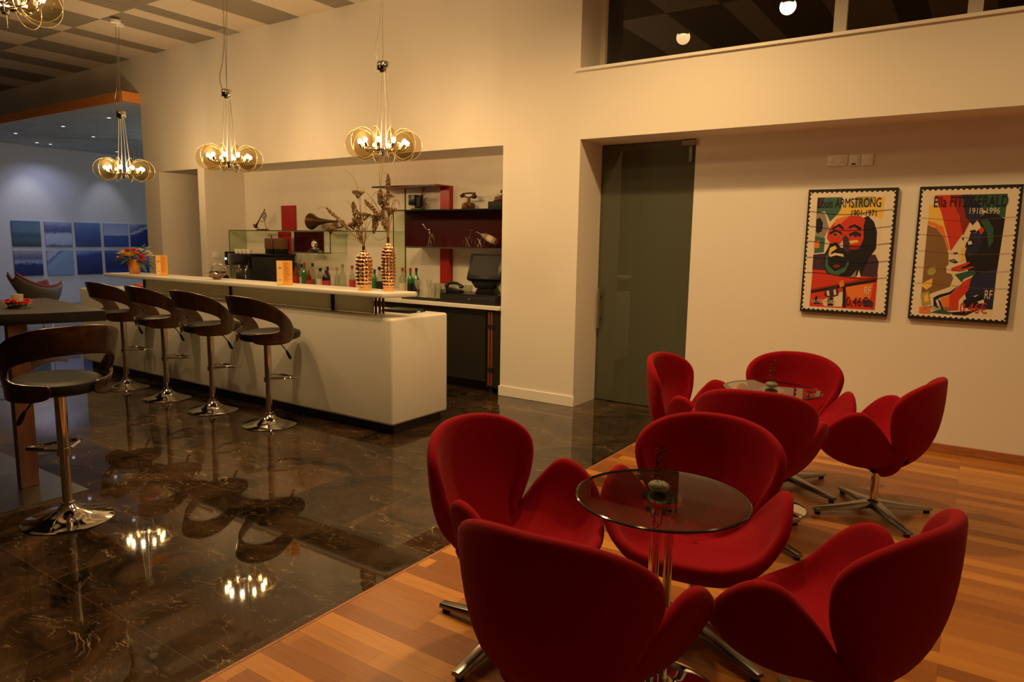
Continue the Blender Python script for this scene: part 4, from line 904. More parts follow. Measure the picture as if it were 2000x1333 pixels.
dried(V1, ZS+0.345, 'shorter spreading bouquet of dried stalks in the wider gold vase',
      [[(0, 0), (-4, 68), (-6, 92), (-10, 112), (-20, 134), (-36, 147)], [(0, 0), (-6, 60), (-9, 100)], [(0, 0), (-10, 50), (-14, 78)], [(0, 0), (-10, 40), (-20, 70), (-31, 87)], [(0, 0), (3, 40), (1, 58)],
       [(0, 0), (-20, 22), (-45, 48), (-60, 62), (-78, 74), (-88, 68)], [(0, 0), (8, 40), (22, 60)]],
      [((-14, 52), (-19, 84), 9), ((-28, 30), (-70, 72), 7), ((20, 40), (27, 66), 8), ((-6, 10), (-8, 56), 12)],
      [(-9, 103, 24, 0.1), (2, 61, 30, 0.15), (-22, 42, 20, -0.3), (-63, 33, 20, 0.0), (-12, 48, 22, 0.4)],
      [[(-20, 18), (-34, 20), (-36, -6)], [(-30, 30), (-52, 22)], [(-25, 28), (-46, 34), (-60, 30)], [(12, 30), (30, 50)], [(8, 50), (2, 84), (22, 98)], [(14, 28), (36, 36)], [(-22, 14), (-34, 10)], [(-14, 30), (-40, 52)]], 3)
dried(V2, ZS+0.415, 'tall bouquet of dried stalks in the slimmer gold vase, reaching up to the chandelier',
      [[(0, 0), (-10, 60), (-14, 90), (-9, 130), (-4, 170)], [(0, 0), (-9, 60), (-15, 110), (-10, 150), (2, 184)], [(0, 0), (-14, 44), (-32, 75), (-48, 92), (-60, 94)], [(0, 0), (2, 60), (0, 110), (-8, 126)], [(0, 0), (4, 50), (16, 72), (22, 60), (14, 44)],
       [(0, 0), (-6, 40), (-6, 72)], [(0, 0), (0, 40), (3, 50)], [(0, 0), (-20, 40), (-45, 68)], [(0, 0), (-4, 80), (-28, 84), (-30, 60)]],
      [((-22, 44), (-44, 70), 8), ((0, 84), (1, 120), 7), ((-28, 8), (-22, 38), 8), ((-4, 14), (-12, 52), 10), ((-16, 64), (-14, 92), 8)],
      [(-4, 80, 34, 0.05), (3, 54, 26, 0.1), (-20, 42, 22, -0.3), (-8, 66, 22, 0.3)],
      [[(10, 20), (16, 10)], [(-20, -6), (-34, 8)], [(14, 70), (24, 54), (16, 34)], [(-26, 72), (-30, 50)], [(6, 40), (10, 70), (22, 84)], [(-6, 50), (-18, 82)]], 9)
def menu(x, y, w_, h_, lab):
    t = empty('menu_card', (x, y, ZS), math.radians(50), lab, 'menu card', 'orange menu cards on the raised bar shelf')
    MB().prism([(-w_*0.5, 0), (-w_*0.1, 0), (w_*0.5, 0), (w_*0.5, h_), (-w_*0.1, h_), (-w_*0.5, h_)], -0.004, 0.004, 'y').build('card', 'orangep', t)
    MB().box(-w_*0.48, -w_*0.12, -0.0052, -0.0042, h_*0.02, h_*0.985).build('pale_panel', 'orangel', t)
    b = MB(); rnd = random.Random(int(h_*1000))
    for zz, ww in ((0.72, 0.10), (0.69, 0.14), (0.66, 0.08), (0.22, 0.10), (0.19, 0.07)): b.box(-w_*0.36, (-w_*0.36+ww*w_*1.6), -0.0060, -0.0053, h_*zz, h_*zz+0.003)
    b.build('print_mark', 'ink', t)
    b = MB()
    for k in range(15): b.box(-w_*0.04, w_*(0.18+rnd.random()*0.22), -0.0052, -0.0042, h_*(0.90-k*0.052), h_*(0.90-k*0.052)+0.0018)
    b.build('print_line', 'ink', t)
    MB().box(-w_*0.5, w_*0.5, -0.03, 0.03, 0, 0.003).build('stand_foot', 'cglass', t)
menu(-4.90, 3.845, 0.128, 0.208, 'larger orange menu card on the raised bar shelf, right of the silver basket')
menu(-6.93, 3.93, 0.108, 0.205, 'small orange menu card at the far end of the raised shelf, by the flower pot')
# silver basket
t = empty('silver_basket', (-5.98, 3.92, ZS), math.radians(50), 'small silver leaf-shaped basket dish with an arched handle', 'basket'); t.scale = (1.2, 1.2, 1.12)
b = MB(); n = 40; prof = [(0.0, 0.003), (0.022, 0.0), (0.030, 0.008), (0.060, 0.036), (0.085, 0.052), (0.083, 0.054), (0.056, 0.040), (0.0, 0.014)]; b.lathe(prof, n)
b.v = [(x*(1+0.05*math.cos(10*math.atan2(y, x))*(math.hypot(x, y)/0.085)**2), y*0.7*(1+0.05*math.cos(10*math.atan2(y, x))*(math.hypot(x, y)/0.085)**2), z+0.004*math.cos(10*math.atan2(y, x))*(math.hypot(x, y)/0.085)**3) for x, y, z in b.v]
b.build('dish', 'bronzesilver', t)
b = MB(); b.tube(catmull([(-0.03, 0, 0.03), (-0.035, 0, 0.09), (-0.01, 0.0, 0.128), (0.03, 0, 0.125), (0.06, 0, 0.09), (0.072, 0, 0.045)], 6, False), 0.004, 8)
for k in range(12): a = k/11*PI; b.ball((0.018-0.053*math.cos(a), 0, 0.055+0.078*math.sin(a)), 0.008, (1, 1, 0.8), 8)
b.build('handle', 'silver', t)
# pot of flowers
t = empty('flower_pot', (-7.42, 3.91, ZS), 0.95, 'copper-orange pot of yellow, orange and white flowers at the far end of the bar', 'flower pot')
b = MB(); b.lathe([(0.0, 0.0), (0.046, 0.0), (0.05, 0.006), (0.068, 0.150), (0.064, 0.152), (0.058, 0.13), (0.0, 0.13)], 36)
b.v = [(x*(1+0.02*math.cos(18*math.atan2(y, x))), y*(1+0.02*math.cos(18*math.atan2(y, x))), z) for x, y, z in b.v]; b.build('pot', 'pot', t)
def flower(parent, c, r, m, rnd, name='flower_head', layers=3, n=10):
    b = MB()
    for l in range(layers):
        for k in range(n):
            a = 2*PI*k/n + l*0.4; el = 0.25 + l*0.45; d = Vector((math.cos(a)*math.cos(el), math.sin(a)*math.cos(el), math.sin(el)))
            side = Vector((-math.sin(a), math.cos(a), 0)); L = r*(1-0.15*l); w_ = r*0.30
            p = Vector(c); b.add([p, p+d*L*0.55+side*w_, p+d*L, p+d*L*0.55-side*w_, p+d*L*0.5+Vector((0, 0, r*0.10))], [(0, 1, 4), (1, 2, 4), (2, 3, 4), (3, 0, 4)], 0, True)
    b.ball(c, r*0.22, (1, 1, 0.7), 8); return b.build(name, m, parent)
rnd = random.Random(5)
for (x, y, z, r, m) in ((-0.10, -0.03, 0.20, 0.055, 'yel'), (-0.03, -0.07, 0.185, 0.055, 'yel'), (0.0, 0.02, 0.24, 0.045, 'org'), (-0.06, 0.03, 0.235, 0.045, 'cor'), (0.07, -0.03, 0.17, 0.055, 'cor'), (0.09, -0.06, 0.14, 0.045, 'cor'),
                        (0.06, 0.03, 0.235, 0.045, 'cream'), (0.12, 0.03, 0.21, 0.055, 'cream'), (0.15, 0.0, 0.18, 0.05, 'cream'), (-0.13, 0.0, 0.16, 0.04, 'yel'), (0.02, -0.06, 0.21, 0.04, 'org')): flower(t, (x, y, z), r*1.15, m, rnd, 'flower_head', 4, 11)
b = MB()
for k in range(90): a = rnd.uniform(0, 6.28); rr = rnd.uniform(0, 0.10); b.ball((rr*math.cos(a), rr*math.sin(a), rnd.uniform(0.14, 0.25)), 0.013, (1, 0.6, 0.5), 5)
b.build('foliage', 'moss', t)
def leaf(p0, p1, w_, sag=0.0):
    b = MB(); p0 = Vector(p0); p1 = Vector(p1); d = (p1-p0); s = d.cross(Vector((0, 0, 1)))
    s = s.normalized() if s.length > 1e-6 else Vector((1, 0, 0)); vs = []; fs = []; N = 8
    for i in range(N+1):
        q = i/N; c = p0 + d*q + Vector((0, 0, sag*math.sin(PI*q))); ww = w_*math.sin(PI*min(1, q*0.95+0.04))**0.8
        vs += [c-s*ww+Vector((0, 0, .15*ww)), c, c+s*ww+Vector((0, 0, .15*ww))]
    for i in range(N): fs += [(3*i, 3*i+3, 3*i+4, 3*i+1), (3*i+1, 3*i+4, 3*i+5, 3*i+2)]
    b.add(vs, fs, 0, True); return b
for p0, p1, w_ in (((-0.05, 0, 0.16), (-0.20, -0.05, 0.12), 0.03), ((0.06, -0.02, 0.15), (0.20, -0.06, 0.03), 0.035), ((0.05, 0.03, 0.15), (0.22, 0.02, 0.06), 0.035), ((0.03, -0.05, 0.15), (0.13, -0.14, 0.01), 0.03), ((0.05, 0.05, 0.2), (0.10, 0.1, 0.31), 0.022), ((-0.02, -0.05, 0.15), (-0.1, -0.16, 0.10), 0.028), ((0.07, 0.0, 0.2), (0.17, 0.06, 0.29), 0.02)): leaf(p0, p1, w_, 0.02).build('leaf', 'leaf', t)

# on the lower bar top
t = empty('black_folder', (-3.97, 4.31, 0.9155), 0.05, 'flat black leather bill folder lying on the low end of the bar top', 'folder')
MB().box(-0.16, 0.15, -0.11, 0.10, 0.0, 0.012).build('lower_cover', 'black', t, bevel=0.004); MB().box(-0.155, 0.14, -0.10, 0.09, 0.013, 0.022).build('upper_cover', 'black', t, bevel=0.004); MB().box(0.145, 0.165, -0.03, 0.01, 0.004, 0.018).build('clasp', 'chrome', t, bevel=0.003)
t = empty('serving_cloth', (-8.0, 4.25, 0.9155), 0.3, 'small crumpled red and dark cloth on the far end of the bar', 'cloth')
b = MB(); b.ball((0, 0, 0.028), 0.055, (1.3, 0.8, 0.5), 14); b.build('red_fold', 'ochair', t); b = MB(); b.ball((0.09, 0.05, 0.036), 0.06, (0.8, 1.0, 0.6), 14); b.build('dark_fold', 'leaf', t)

# ================================================================== BACK COUNTER
def bottle(x, y, h, r, body, cap, label=None, labelm='lab', lab='', fill=None, squat=False):
    t = empty('bottle', (x, y, ZC), 0, lab, 'bottle', 'bottles lined up on the back counter')
    hs = h*0.58 if not squat else h*0.62; rn = r*0.36
    b = MB(); b.lathe([(0.0, 0.0), (r*0.94, 0.0), (r, 0.006), (r, hs), (r*0.85, hs+r*0.5), (rn*1.15, hs+r*1.25), (rn, hs+r*1.5), (rn, h-0.035)], 24); b.build('glass_body', body, t)
    b = MB(); b.lathe([(rn*1.15, h-0.040), (rn*1.18, h-0.002), (rn*1.0, h), (0, h)], 16); b.build('cap', cap, t)
    if fill: b = MB(); b.lathe([(0.0, 0.004), (r*0.9, 0.004), (r*0.9, hs*0.62), (0, hs*0.62)], 20); b.build('contents', fill, t)
    if label: b = MB(); b.lathe([(r*1.01, hs*0.18), (r*1.015, hs*0.19), (r*1.015, hs*0.78), (r*1.01, hs*0.79)], 24, cap=False); b.build('label', labelm, t)
BT = [(-7.36, 5.95, .315, .037, 'gamber', 'labb', 1, 'labr', 'amber bottle with dark cap at the left end of the row, by the orange menu', None, 0),
      (-7.275, 5.98, .30, .033, 'gclear', 'labb', 1, 'lab', 'slim clear bottle second from the left end of the row', None, 0),
      (-7.19, 5.95, .325, .037, 'ggreen', 'capr', 0, 'lab', 'green bottle with red cap on the left side of the row', None, 0),
      (-7.08, 5.99, .32, .037, 'gclear', 'labb', 0, 'lab', 'clear bottle with a black cap right of the left green bottle', 'gamber', 0),
      (-7.00, 5.86, .24, .032, 'gred', 'capr', 1, 'labr', 'short red bottle standing in front of the clear black-capped one', None, 0),
      (-6.90, 5.96, .265, .046, 'gclear', 'labb', 1, 'lab', 'squat clear bottle with a little amber drink and a black cap', 'gamber', 1),
      (-6.80, 5.99, .285, .036, 'gred', 'labb', 0, 'lab', 'dark red bottle with a black cap, centre of the row', None, 0),
      (-6.70, 5.88, .245, .050, 'gdark', 'labb', 1, 'labr', 'squat dark bottle with a wide red label', None, 1),
      (-6.61, 5.97, .285, .034, 'gclear', 'cork', 0, 'lab', 'slim clear bottle with a tan cap', None, 0),
      (-6.49, 5.95, .325, .045, 'gclear', 'cork', 0, 'lab', 'tall round-shouldered clear bottle with a brown stopper, left of the vases', None, 0),
      (-6.32, 5.95, .315, .038, 'gclear', 'capr', 1, 'labr', 'clear bottle with red cap and red label behind the wider vase', None, 0),
      (-6.22, 5.98, .29, .036, 'gclear', 'cork', 1, 'lab', 'clear pale-labelled bottle hidden behind the wider vase', None, 0),
      (-5.965, 5.97, .28, .034, 'ggreen', 'labb', 0, 'lab', 'green bottle half hidden between the two vases', None, 0),
      (-5.865, 5.95, .315, .042, 'gclear', 'labb', 1, 'labb', 'clear bottle with a big black label between the two vases', None, 0),
      (-5.50, 5.95, .315, .040, 'gclear', 'copper', 1, 'lab', 'clear bottle with a copper cap right of the slimmer vase', None, 0),
      (-5.39, 5.96, .315, .036, 'ggreen', 'capr', 1, 'labb', 'green wine bottle with a red capsule at the right of the row', None, 0),
      (-5.30, 5.96, .320, .036, 'ggreen', 'labb', 1, 'labb', 'green wine bottle with a dark capsule at the right end of the row', None, 0)]
for x, y, h, r, bd, cp, lb, lm, lab, fl, sq in BT: bottle(x, y, h, r, bd, cp, lb, lm, lab, fl, sq)
def tumbler():
    t = empty('tumbler', (0, 0, 0)); b = MB()
    b.lathe([(0.0, 0.0), (0.030, 0.0), (0.032, 0.004), (0.036, 0.155), (0.034, 0.155), (0.030, 0.012), (0.0, 0.012)], 20, cap=False); b.build('glass', 'drink', t); return t
tb = tumbler()
for i in range(11):
    o = tb if i == 0 else copy_tree(tb)
    o.location = (-5.08 + 0.078*(i % 7) + 0.03*(i//7), 6.05 - 0.09*(i//7), ZC)
    ORD = ['first', 'second', 'third', 'fourth', 'fifth', 'sixth', 'seventh']
    tag(o, 'clear tall tumbler, %s from the left in the %s row of tumblers beside the till' % (ORD[i % 7], ['rear', 'front'][i//7]), 'glass', 'tall tumblers on the back counter')
def wine(x, y, lab):
    t = empty('wine_glass', (x, y, ZC), 0, lab, 'glass', 'wine glasses by the tumblers'); b = MB()
    b.lathe([(0.0, 0.0), (0.034, 0.0), (0.034, 0.003), (0.005, 0.010), (0.004, 0.085), (0.018, 0.10), (0.034, 0.13), (0.036, 0.16), (0.030, 0.195)], 24, cap=False); b.build('glass', 'drink', t)
wine(-5.19, 5.86, 'stemmed wine glass in front of the green wine bottles, nearest the bar edge'); wine(-5.13, 5.98, 'stemmed wine glass next to the tumblers, right of the green bottles')
# till
t = empty('cash_drawer', (-4.27, 5.80, ZC), 0, 'wide flat black cash drawer under the till screen', 'cash drawer')
MB().box(-0.37, 0.36, -0.22, 0.16, 0, 0.095).build('case', 'black', t, bevel=0.006); MB().box(-0.35, 0.34, -0.228, -0.22, 0.012, 0.080).build('drawer_front', 'blackm', t, bevel=0.003); MB().lathe([(0.010, 0), (0.010, 0.006)], 12, (0.02, -0.228, 0.05), Matrix.Rotation(PI/2, 3, 'X')).build('lock', 'chrome', t)
t = empty('till_monitor', (-4.20, 5.82, ZC+0.0955), math.radians(12), 'black touchscreen till with thick tilted display on the cash drawer', 'till')
b = MB(); b.prism([(-0.11, 0), (0.11, 0), (0.06, 0.10), (-0.06, 0.10)], -0.09, 0.09, 'y'); b.build('base', 'black', t, bevel=0.008)
b = MB(); b.prism([(-0.10, 0.06), (0.10, 0.06), (0.16, 0.14), (-0.16, 0.14)], -0.10, 0.04, 'y'); b.build('neck', 'black', t, bevel=0.008)
Rt = Matrix.Rotation(math.radians(-24), 4, 'X')
b = MB(); b.box(-0.185, 0.185, -0.035, 0.03, 0, 0.285); b.v = [tuple((Matrix.Translation((0, -0.10, 0.135)) @ Rt) @ Vector(v)) for v in b.v]; sc = b.build('display_case', 'black', t, bevel=0.010)
b = MB(); b.box(-0.150, 0.150, -0.038, -0.034, 0.045, 0.258); b.v = [tuple((Matrix.Translation((0, -0.10, 0.135)) @ Rt) @ Vector(v)) for v in b.v]; b.build('screen', 'screen', t)
t = empty('desk_phone', (-4.50, 5.66, ZC+0.0955), math.radians(8), 'black desk phone lying on the left end of the cash drawer', 'telephone')
b = MB(); b.prism([(-0.09, 0), (0.08, 0), (0.08, 0.03), (-0.09, 0.055)], -0.05, 0.05, 'y'); b.build('body', 'black', t, bevel=0.006)
b = MB(); b.tube(catmull([(-0.10, -0.02, 0.075), (-0.05, -0.02, 0.10), (0.03, -0.02, 0.10), (0.09, -0.02, 0.075)], 5, False), 0.015, 10); b.ball((-0.09, -0.02, 0.07), 0.026, (1, 1, .7), 12); b.ball((0.085, -0.02, 0.068), 0.026, (1, 1, .7), 12); b.build('handset', 'black', t)
b = MB(); b.tube([(-0.09-0.03*math.sin(i*0.3), -0.06-0.004*i, 0.03-0.001*i+0.012*math.cos(i*1.6)) for i in range(22)], 0.004, 6); b.build('cord', 'black', t)
t = empty('bar_mat', (-4.95, 5.70, ZC), 0, 'black rubber bar mat with small oddments, left of the cash drawer', 'mat')
MB().box(-0.24, 0.26, -0.11, 0.10, 0, 0.012).build('mat', 'blackm', t, bevel=0.004)
b = MB()
for k in range(6): b.ball((-0.15+0.05*k, -0.05+0.02*(k % 2), 0.018), 0.011, (1, 1, .6), 8)
b.build('bottle_tops', 'silver', t)
# coffee machine and grinders
t = empty('coffee_machine', (-8.16, 5.86, ZC), 0, 'steel and black espresso machine on the left of the back counter', 'coffee machine')
MB().box(-0.20, 0.22, -0.10, 0.24, 0.0, 0.26).build('body', 'steel', t, bevel=0.008); MB().box(-0.22, 0.24, -0.20, 0.24, 0.27, 0.42).build('head', 'silver', t, bevel=0.01); MB().box(-0.30, -0.225, -0.19, 0.10, 0.26, 0.44).build('control_panel', 'black', t, bevel=0.006)
MB().box(-0.29, -0.25, -0.196, -0.19, 0.33, 0.36).build('display', mat('lit_blue_display', (0.3, 0.5, 0.8), 0.4, emit=(0.35, 0.6, 1.0), estr=1.5), t)
MB().box(-0.20, 0.22, -0.22, -0.10, 0.0, 0.045).build('drip_tray', 'chrome', t, bevel=0.004)
for x in (-0.05, 0.12):
    b = MB(); b.lathe([(0.03, 0.215), (0.034, 0.27)], 20, (x, -0.14, 0)); b.tube([(x, -0.16, 0.225), (x, -0.26, 0.205)], 0.011, 8); b.build('group_head', 'chrome', t)
b = MB(); b.tube(catmull([(0.18, -0.2, 0.28), (0.20, -0.23, 0.2), (0.19, -0.22, 0.10)], 5, False), 0.005, 6); b.build('steam_wand', 'chrome', t)
t2 = empty('coffee_cup', (-8.25, 5.80, ZC+0.4205), 0); b = MB(); b.lathe([(0, 0), (0.022, 0), (0.036, 0.03), (0.038, 0.055), (0.034, 0.055), (0.03, 0.02), (0, 0.01)], 18, cap=False); b.build('cup', 'cup', t2)
b = MB(); b.tube([(0.036, 0, 0.045), (0.052, 0, 0.04), (0.050, 0, 0.022), (0.034, 0, 0.018)], 0.004, 6); b.build('handle', 'cup', t2)
for i in range(6):
    o = t2 if i == 0 else copy_tree(t2)
    o.location = (-8.31 + 0.085*(i % 4) + 0.04*(i//4), 5.76 + 0.10*(i//4), ZC+0.4205); o.rotation_euler = (0, 0, i*0.9); tag(o, 'white porcelain cup on the espresso machine, %s of its %s row' % (['leftmost', 'second', 'third', 'rightmost', 'leftmost', 'rightmost'][i], ['front', 'rear'][i//4]), 'cup', 'white cups on the espresso machine')
t = empty('knock_box', (-8.52, 5.62, ZC), 0, 'low black knock box left of the espresso machine', 'box'); b = MB(); b.prism([(-0.12, 0), (0.12, 0), (0.12, 0.10), (0.03, 0.17), (-0.12, 0.17)], -0.07, 0.07, 'y'); b.build('case', 'black', t, bevel=0.006); b = MB(); b.ball((0.02, -0.03, 0.165), 0.045, (1.3, 0.7, 0.45), 12); b.build('scoop', 'silver', t)
t = empty('drinks_cooler', (-7.63, 5.80, ZC), 0, 'tall plain black box-shaped appliance between espresso machine and orange menu', 'appliance')
MB().box(-0.20, 0.20, -0.17, 0.20, 0, 0.405).build('case', 'blackm', t, bevel=0.008); MB().box(-0.22, 0.22, -0.19, 0.20, 0.405, 0.425).build('lid', 'black', t, bevel=0.004)
for i, x in enumerate((-7.79, -7.60)):
    t = empty('bean_hopper', (x, 5.92, ZC+0.4255), 0, ['smoky brown coffee bean hopper, the left of the two', 'smoky brown coffee bean hopper, the right of the two'][i], 'hopper', 'coffee bean hoppers')
    b = MB(); b.box(-0.075, 0.075, -0.05, 0.05, 0.0, 0.06); b.build('grinder_top', 'black', t, bevel=0.005); b = MB(); b.box(-0.08, 0.08, -0.055, 0.055, 0.06, 0.20); b.build('bin', mat('smoky_hopper_plastic', (0.16, 0.08, 0.04), 0.25), t, bevel=0.01); b = MB(); b.lathe([(0.006, 0.20), (0.006, 0.23), (0.012, 0.235), (0.0, 0.24)], 10); b.build('lid_knob', 'black', t)

# ================================================================== CURIOS ON THE SHELVES
def tub(P, r, n=6, c=True): return MB().tube(catmull(P, 5, False) if c else P, r, n)
t = empty('trumpet_figure', (-8.12, 6.03, 1.6105), 0, 'small bronze trumpet ornament standing on the left glass shelf', 'ornament')
MB().box(-0.09, 0.10, -0.03, 0.03, 0, 0.018).build('stand', 'bronze', t, bevel=0.003)
b = MB(); b.tube([(-0.15, 0, 0.055), (-0.12, 0, 0.075), (-0.08, 0, 0.115), (-0.02, 0, 0.185), (0.06, 0, 0.27)], [0.035, 0.014, 0.008, 0.006, 0.005], 14, cap=False); b.ball((0.062, 0, 0.273), 0.010); b.build('bell_tube', 'bronze', t)
b = MB(); b.tube(catmull([(-0.06, 0, 0.14), (-0.01, 0.01, 0.115), (0.05, 0.01, 0.15), (0.085, 0, 0.20), (0.06, 0, 0.25)], 5, False), 0.004, 6); b.build('loop', 'bronze', t)
for k in range(3): b = MB(); b.tube([(-0.02+0.025*k, 0, 0.20+0.022*k), (0.05+0.022*k, 0, 0.145+0.022*k)], 0.007, 8); b.build('valve', 'bronze', t)
b = tub([(0.05, 0, 0.15), (0.06, 0, 0.09), (0.085, 0, 0.015)], 0.003); b.tube([(-0.115, 0, 0.07), (-0.08, 0, 0.015)], 0.003, 6); b.build('prop', 'bronze', t)
t = empty('gramophone_horn', (-6.80, 6.03, 1.6105), 0, 'large dark bronze horn ornament with its bell towards the left, on the left glass shelf', 'ornament')
b = MB(); b.lathe([(0.105, -0.33), (0.098, -0.315), (0.070, -0.26), (0.046, -0.19), (0.030, -0.10), (0.020, 0.0), (0.013, 0.10), (0.008, 0.17)], 28, (0, 0, 0.115), Matrix.Rotation(PI/2, 3, 'Y'), cap=False); b.build('bell', 'bronze', t)
b = tub([(0.16, 0, 0.115), (0.24, 0, 0.12), (0.27, 0, 0.09), (0.22, 0, 0.045), (0.10, 0, 0.03), (-0.03, 0, 0.035)], 0.008, 8); b.ball((-0.04, 0, 0.035), 0.02); b.build('tubing', 'bronze', t)
for x in (0.08, 0.11, 0.14): b = MB(); b.tube([(x, 0, 0.12), (x+0.01, 0, 0.03)], 0.008, 8); b.build('valve', 'bronze', t)
b = MB(); b.box(-0.02, 0.2, -0.03, 0.03, 0, 0.01); b.tube([(0.05, 0, 0.01), (0.05, 0, 0.10)], 0.005, 6); b.build('stand', 'bronze', t)
t = empty('mantel_clock', (-7.08, 6.03, 1.3405), 0, 'small silver mantel clock with oval face in the dark red cubby', 'clock')
b = MB(); b.prism([(-0.11, 0), (-0.09, 0), (-0.09, 0.014), (0.09, 0.014), (0.09, 0), (0.11, 0), (0.10, 0.022), (0.055, 0.034), (0.045, 0.055), (-0.045, 0.055), (-0.055, 0.034), (-0.10, 0.022)], -0.03, 0.03, 'y'); b.build('base', 'silver', t, bevel=0.003)
b = MB(); b.ball((0, 0, 0.10), 0.052, (0.92, 0.5, 1.1), 20); b.build('case', 'silver', t)
b = MB(); b.lathe([(0.0, 0.0), (0.028, 0.0), (0.030, -0.004)], 24, (0, -0.027, 0.10), Matrix.Rotation(PI/2, 3, 'X') @ Matrix.Diagonal((1, 1.25, 1)), cap=False); b.build('dial', 'cup', t); b = MB(); b.tube([(0, -0.029, 0.085), (0, -0.029, 0.118)], 0.0015, 5); b.tube([(0, -0.029, 0.10), (0.010, -0.029, 0.105)], 0.0015, 5); b.build('hands', 'blackm', t)
t = empty('film_projector', (-5.34, 6.03, 1.8455), 0, 'miniature black film projector with two reels on the right display shelf', 'ornament')
MB().box(-0.07, 0.09, -0.035, 0.035, 0, 0.02).build('base', 'black', t, bevel=0.003); MB().box(-0.10, 0.0, -0.045, 0.045, 0.055, 0.17).build('lamp_house', 'black', t, bevel=0.006); b = MB(); b.box(0.0, 0.06, -0.03, 0.03, 0.03, 0.15); b.box(-0.03, 0.04, -0.02, 0.02, 0.018, 0.06); b.build('body', 'blackm', t, bevel=0.004)
b = MB(); b.tube([(0.03, 0, 0.13), (0.075, 0, 0.165)], 0.014, 10); b.build('lens', 'black', t)
for c, r in (((0.085, 0, 0.205), 0.036), ((0.085, 0, 0.07), 0.042)):
    b = MB(); b.tube([(c[0]+r*math.cos(2*PI*i/24), c[1], c[2]+r*math.sin(2*PI*i/24)) for i in range(24)], 0.0048, 6, closed=True)
    for k in range(5): b.tube([c, (c[0]+r*math.cos(k*1.257), c[1], c[2]+r*math.sin(k*1.257))], 0.0038, 5)
    b.ball(c, 0.008); b.build('reel', 'bronze', t)
b = MB(); b.tube([(0.03, 0, 0.15), (0.085, 0, 0.205)], 0.003, 6); b.tube([(0.03, 0, 0.06), (0.085, 0, 0.07)], 0.003, 6); b.build('reel_arm', 'black', t)
t = empty('antique_telephone', (-4.62, 6.03, 1.8455), 0, 'miniature antique cradle telephone on the right display shelf', 'ornament')
b = MB(); b.prism([(-0.065, 0), (0.065, 0), (0.06, 0.06), (0.025, 0.075), (-0.04, 0.07), (-0.065, 0.05)], -0.04, 0.04, 'y'); b.build('base', 'bronze', t, bevel=0.005)
b = MB(); b.tube([(0, 0, 0.07), (0.01, 0, 0.13)], [0.018, 0.010], 12); b.tube([(-0.05, 0, 0.135), (0.0, 0, 0.125), (0.07, 0, 0.135)], 0.007, 8); b.tube([(-0.05, 0, 0.135), (-0.05, 0, 0.155)], 0.006, 6); b.tube([(0.06, 0, 0.135), (0.06, 0, 0.155)], 0.006, 6); b.build('cradle', 'bronze', t)
b = MB(); b.tube([(-0.08, 0, 0.165), (0.0, 0, 0.172), (0.09, 0, 0.168)], 0.009, 10); b.ball((-0.085, 0, 0.145), 0.026, (1, 1, .8)); b.ball((0.075, 0, 0.135), 0.028, (1.2, 1, .9)); b.build('handset', 'bronze', t)
b = MB(); b.lathe([(0.0, 0), (0.026, 0), (0.026, 0.006), (0, 0.006)], 20, (0.0, -0.042, 0.04), Matrix.Rotation(PI/2, 3, 'X')); b.build('dial', 'bronze', t)
t = empty('antique_typewriter', (-4.12, 6.03, 1.8455), 0, 'miniature old typewriter half hidden by the pillar edge, on the right display shelf', 'ornament')
MB().box(-0.20, 0.17, -0.06, 0.06, 0, 0.075).build('plinth', 'blackm', t, bevel=0.004); b = MB(); b.prism([(-0.14, 0.075), (0.15, 0.075), (0.15, 0.16), (-0.02, 0.16), (-0.05, 0.13), (-0.12, 0.12)], -0.05, 0.05, 'y'); b.build('body', 'bronze', t, bevel=0.006)
for r_ in range(3):
    b = MB()
    for k in range(7): b.ball((-0.125+0.016*r_, -0.045+0.015*k, 0.105+0.018*r_), 0.006, (1, 1, .6), 6)
    b.build('key_row', 'silver', t)
b = MB(); b.tube([(0.02, -0.08, 0.17), (0.02, 0.08, 0.17)], 0.02, 12); b.build('carriage', 'black', t); b = MB(); b.box(-0.06, 0.16, -0.04, 0.04, 0.16, 0.19); b.build('top_cover', 'bronze', t, bevel=0.004)
t = empty('musician_figurine', (-5.16, 6.03, 1.4385), 0, 'thin silver figurine of a musician with a raised horn on the lower display board', 'figurine')
b = MB(); b.lathe([(0, 0), (0.035, 0), (0.035, 0.006), (0, 0.008)], 16); b.build('base', 'silver', t)
b = MB(); b.tube([(-0.02, 0, 0.005), (-0.012, 0, 0.05), (0.0, 0, 0.10)], [0.006, 0.008, 0.011], 8); b.tube([(0.025, 0, 0.005), (0.016, 0, 0.05), (0.0, 0, 0.10)], [0.006, 0.008, 0.011], 8); b.tube([(0, 0, 0.095), (0.004, 0, 0.13), (0.0, 0, 0.17)], [0.012, 0.016, 0.010], 10); b.ball((-0.006, 0, 0.19), 0.014); b.tube([(0, 0, 0.16), (-0.03, -0.01, 0.17), (-0.045, -0.01, 0.19)], 0.005, 6); b.tube([(0.0, 0, 0.16), (0.035, -0.01, 0.14), (0.045, -0.01, 0.10)], 0.005, 6); b.build('body', 'silver', t)
b = MB(); b.tube([(-0.012, -0.01, 0.185), (-0.05, -0.01, 0.205), (-0.09, -0.01, 0.25)], [0.003, 0.005, 0.014], 10, cap=False); b.build('horn', 'silver', t); b = tub([(0.045, 0, 0.15), (0.06, 0, 0.10), (0.055, 0, 0.03)], 0.004); b.build('coat_tail', 'silver', t)
t = empty('bottle_holder', (-4.46, 6.03, 1.4385), 0, 'wire tricycle-shaped bottle holder on the lower display board', 'ornament')
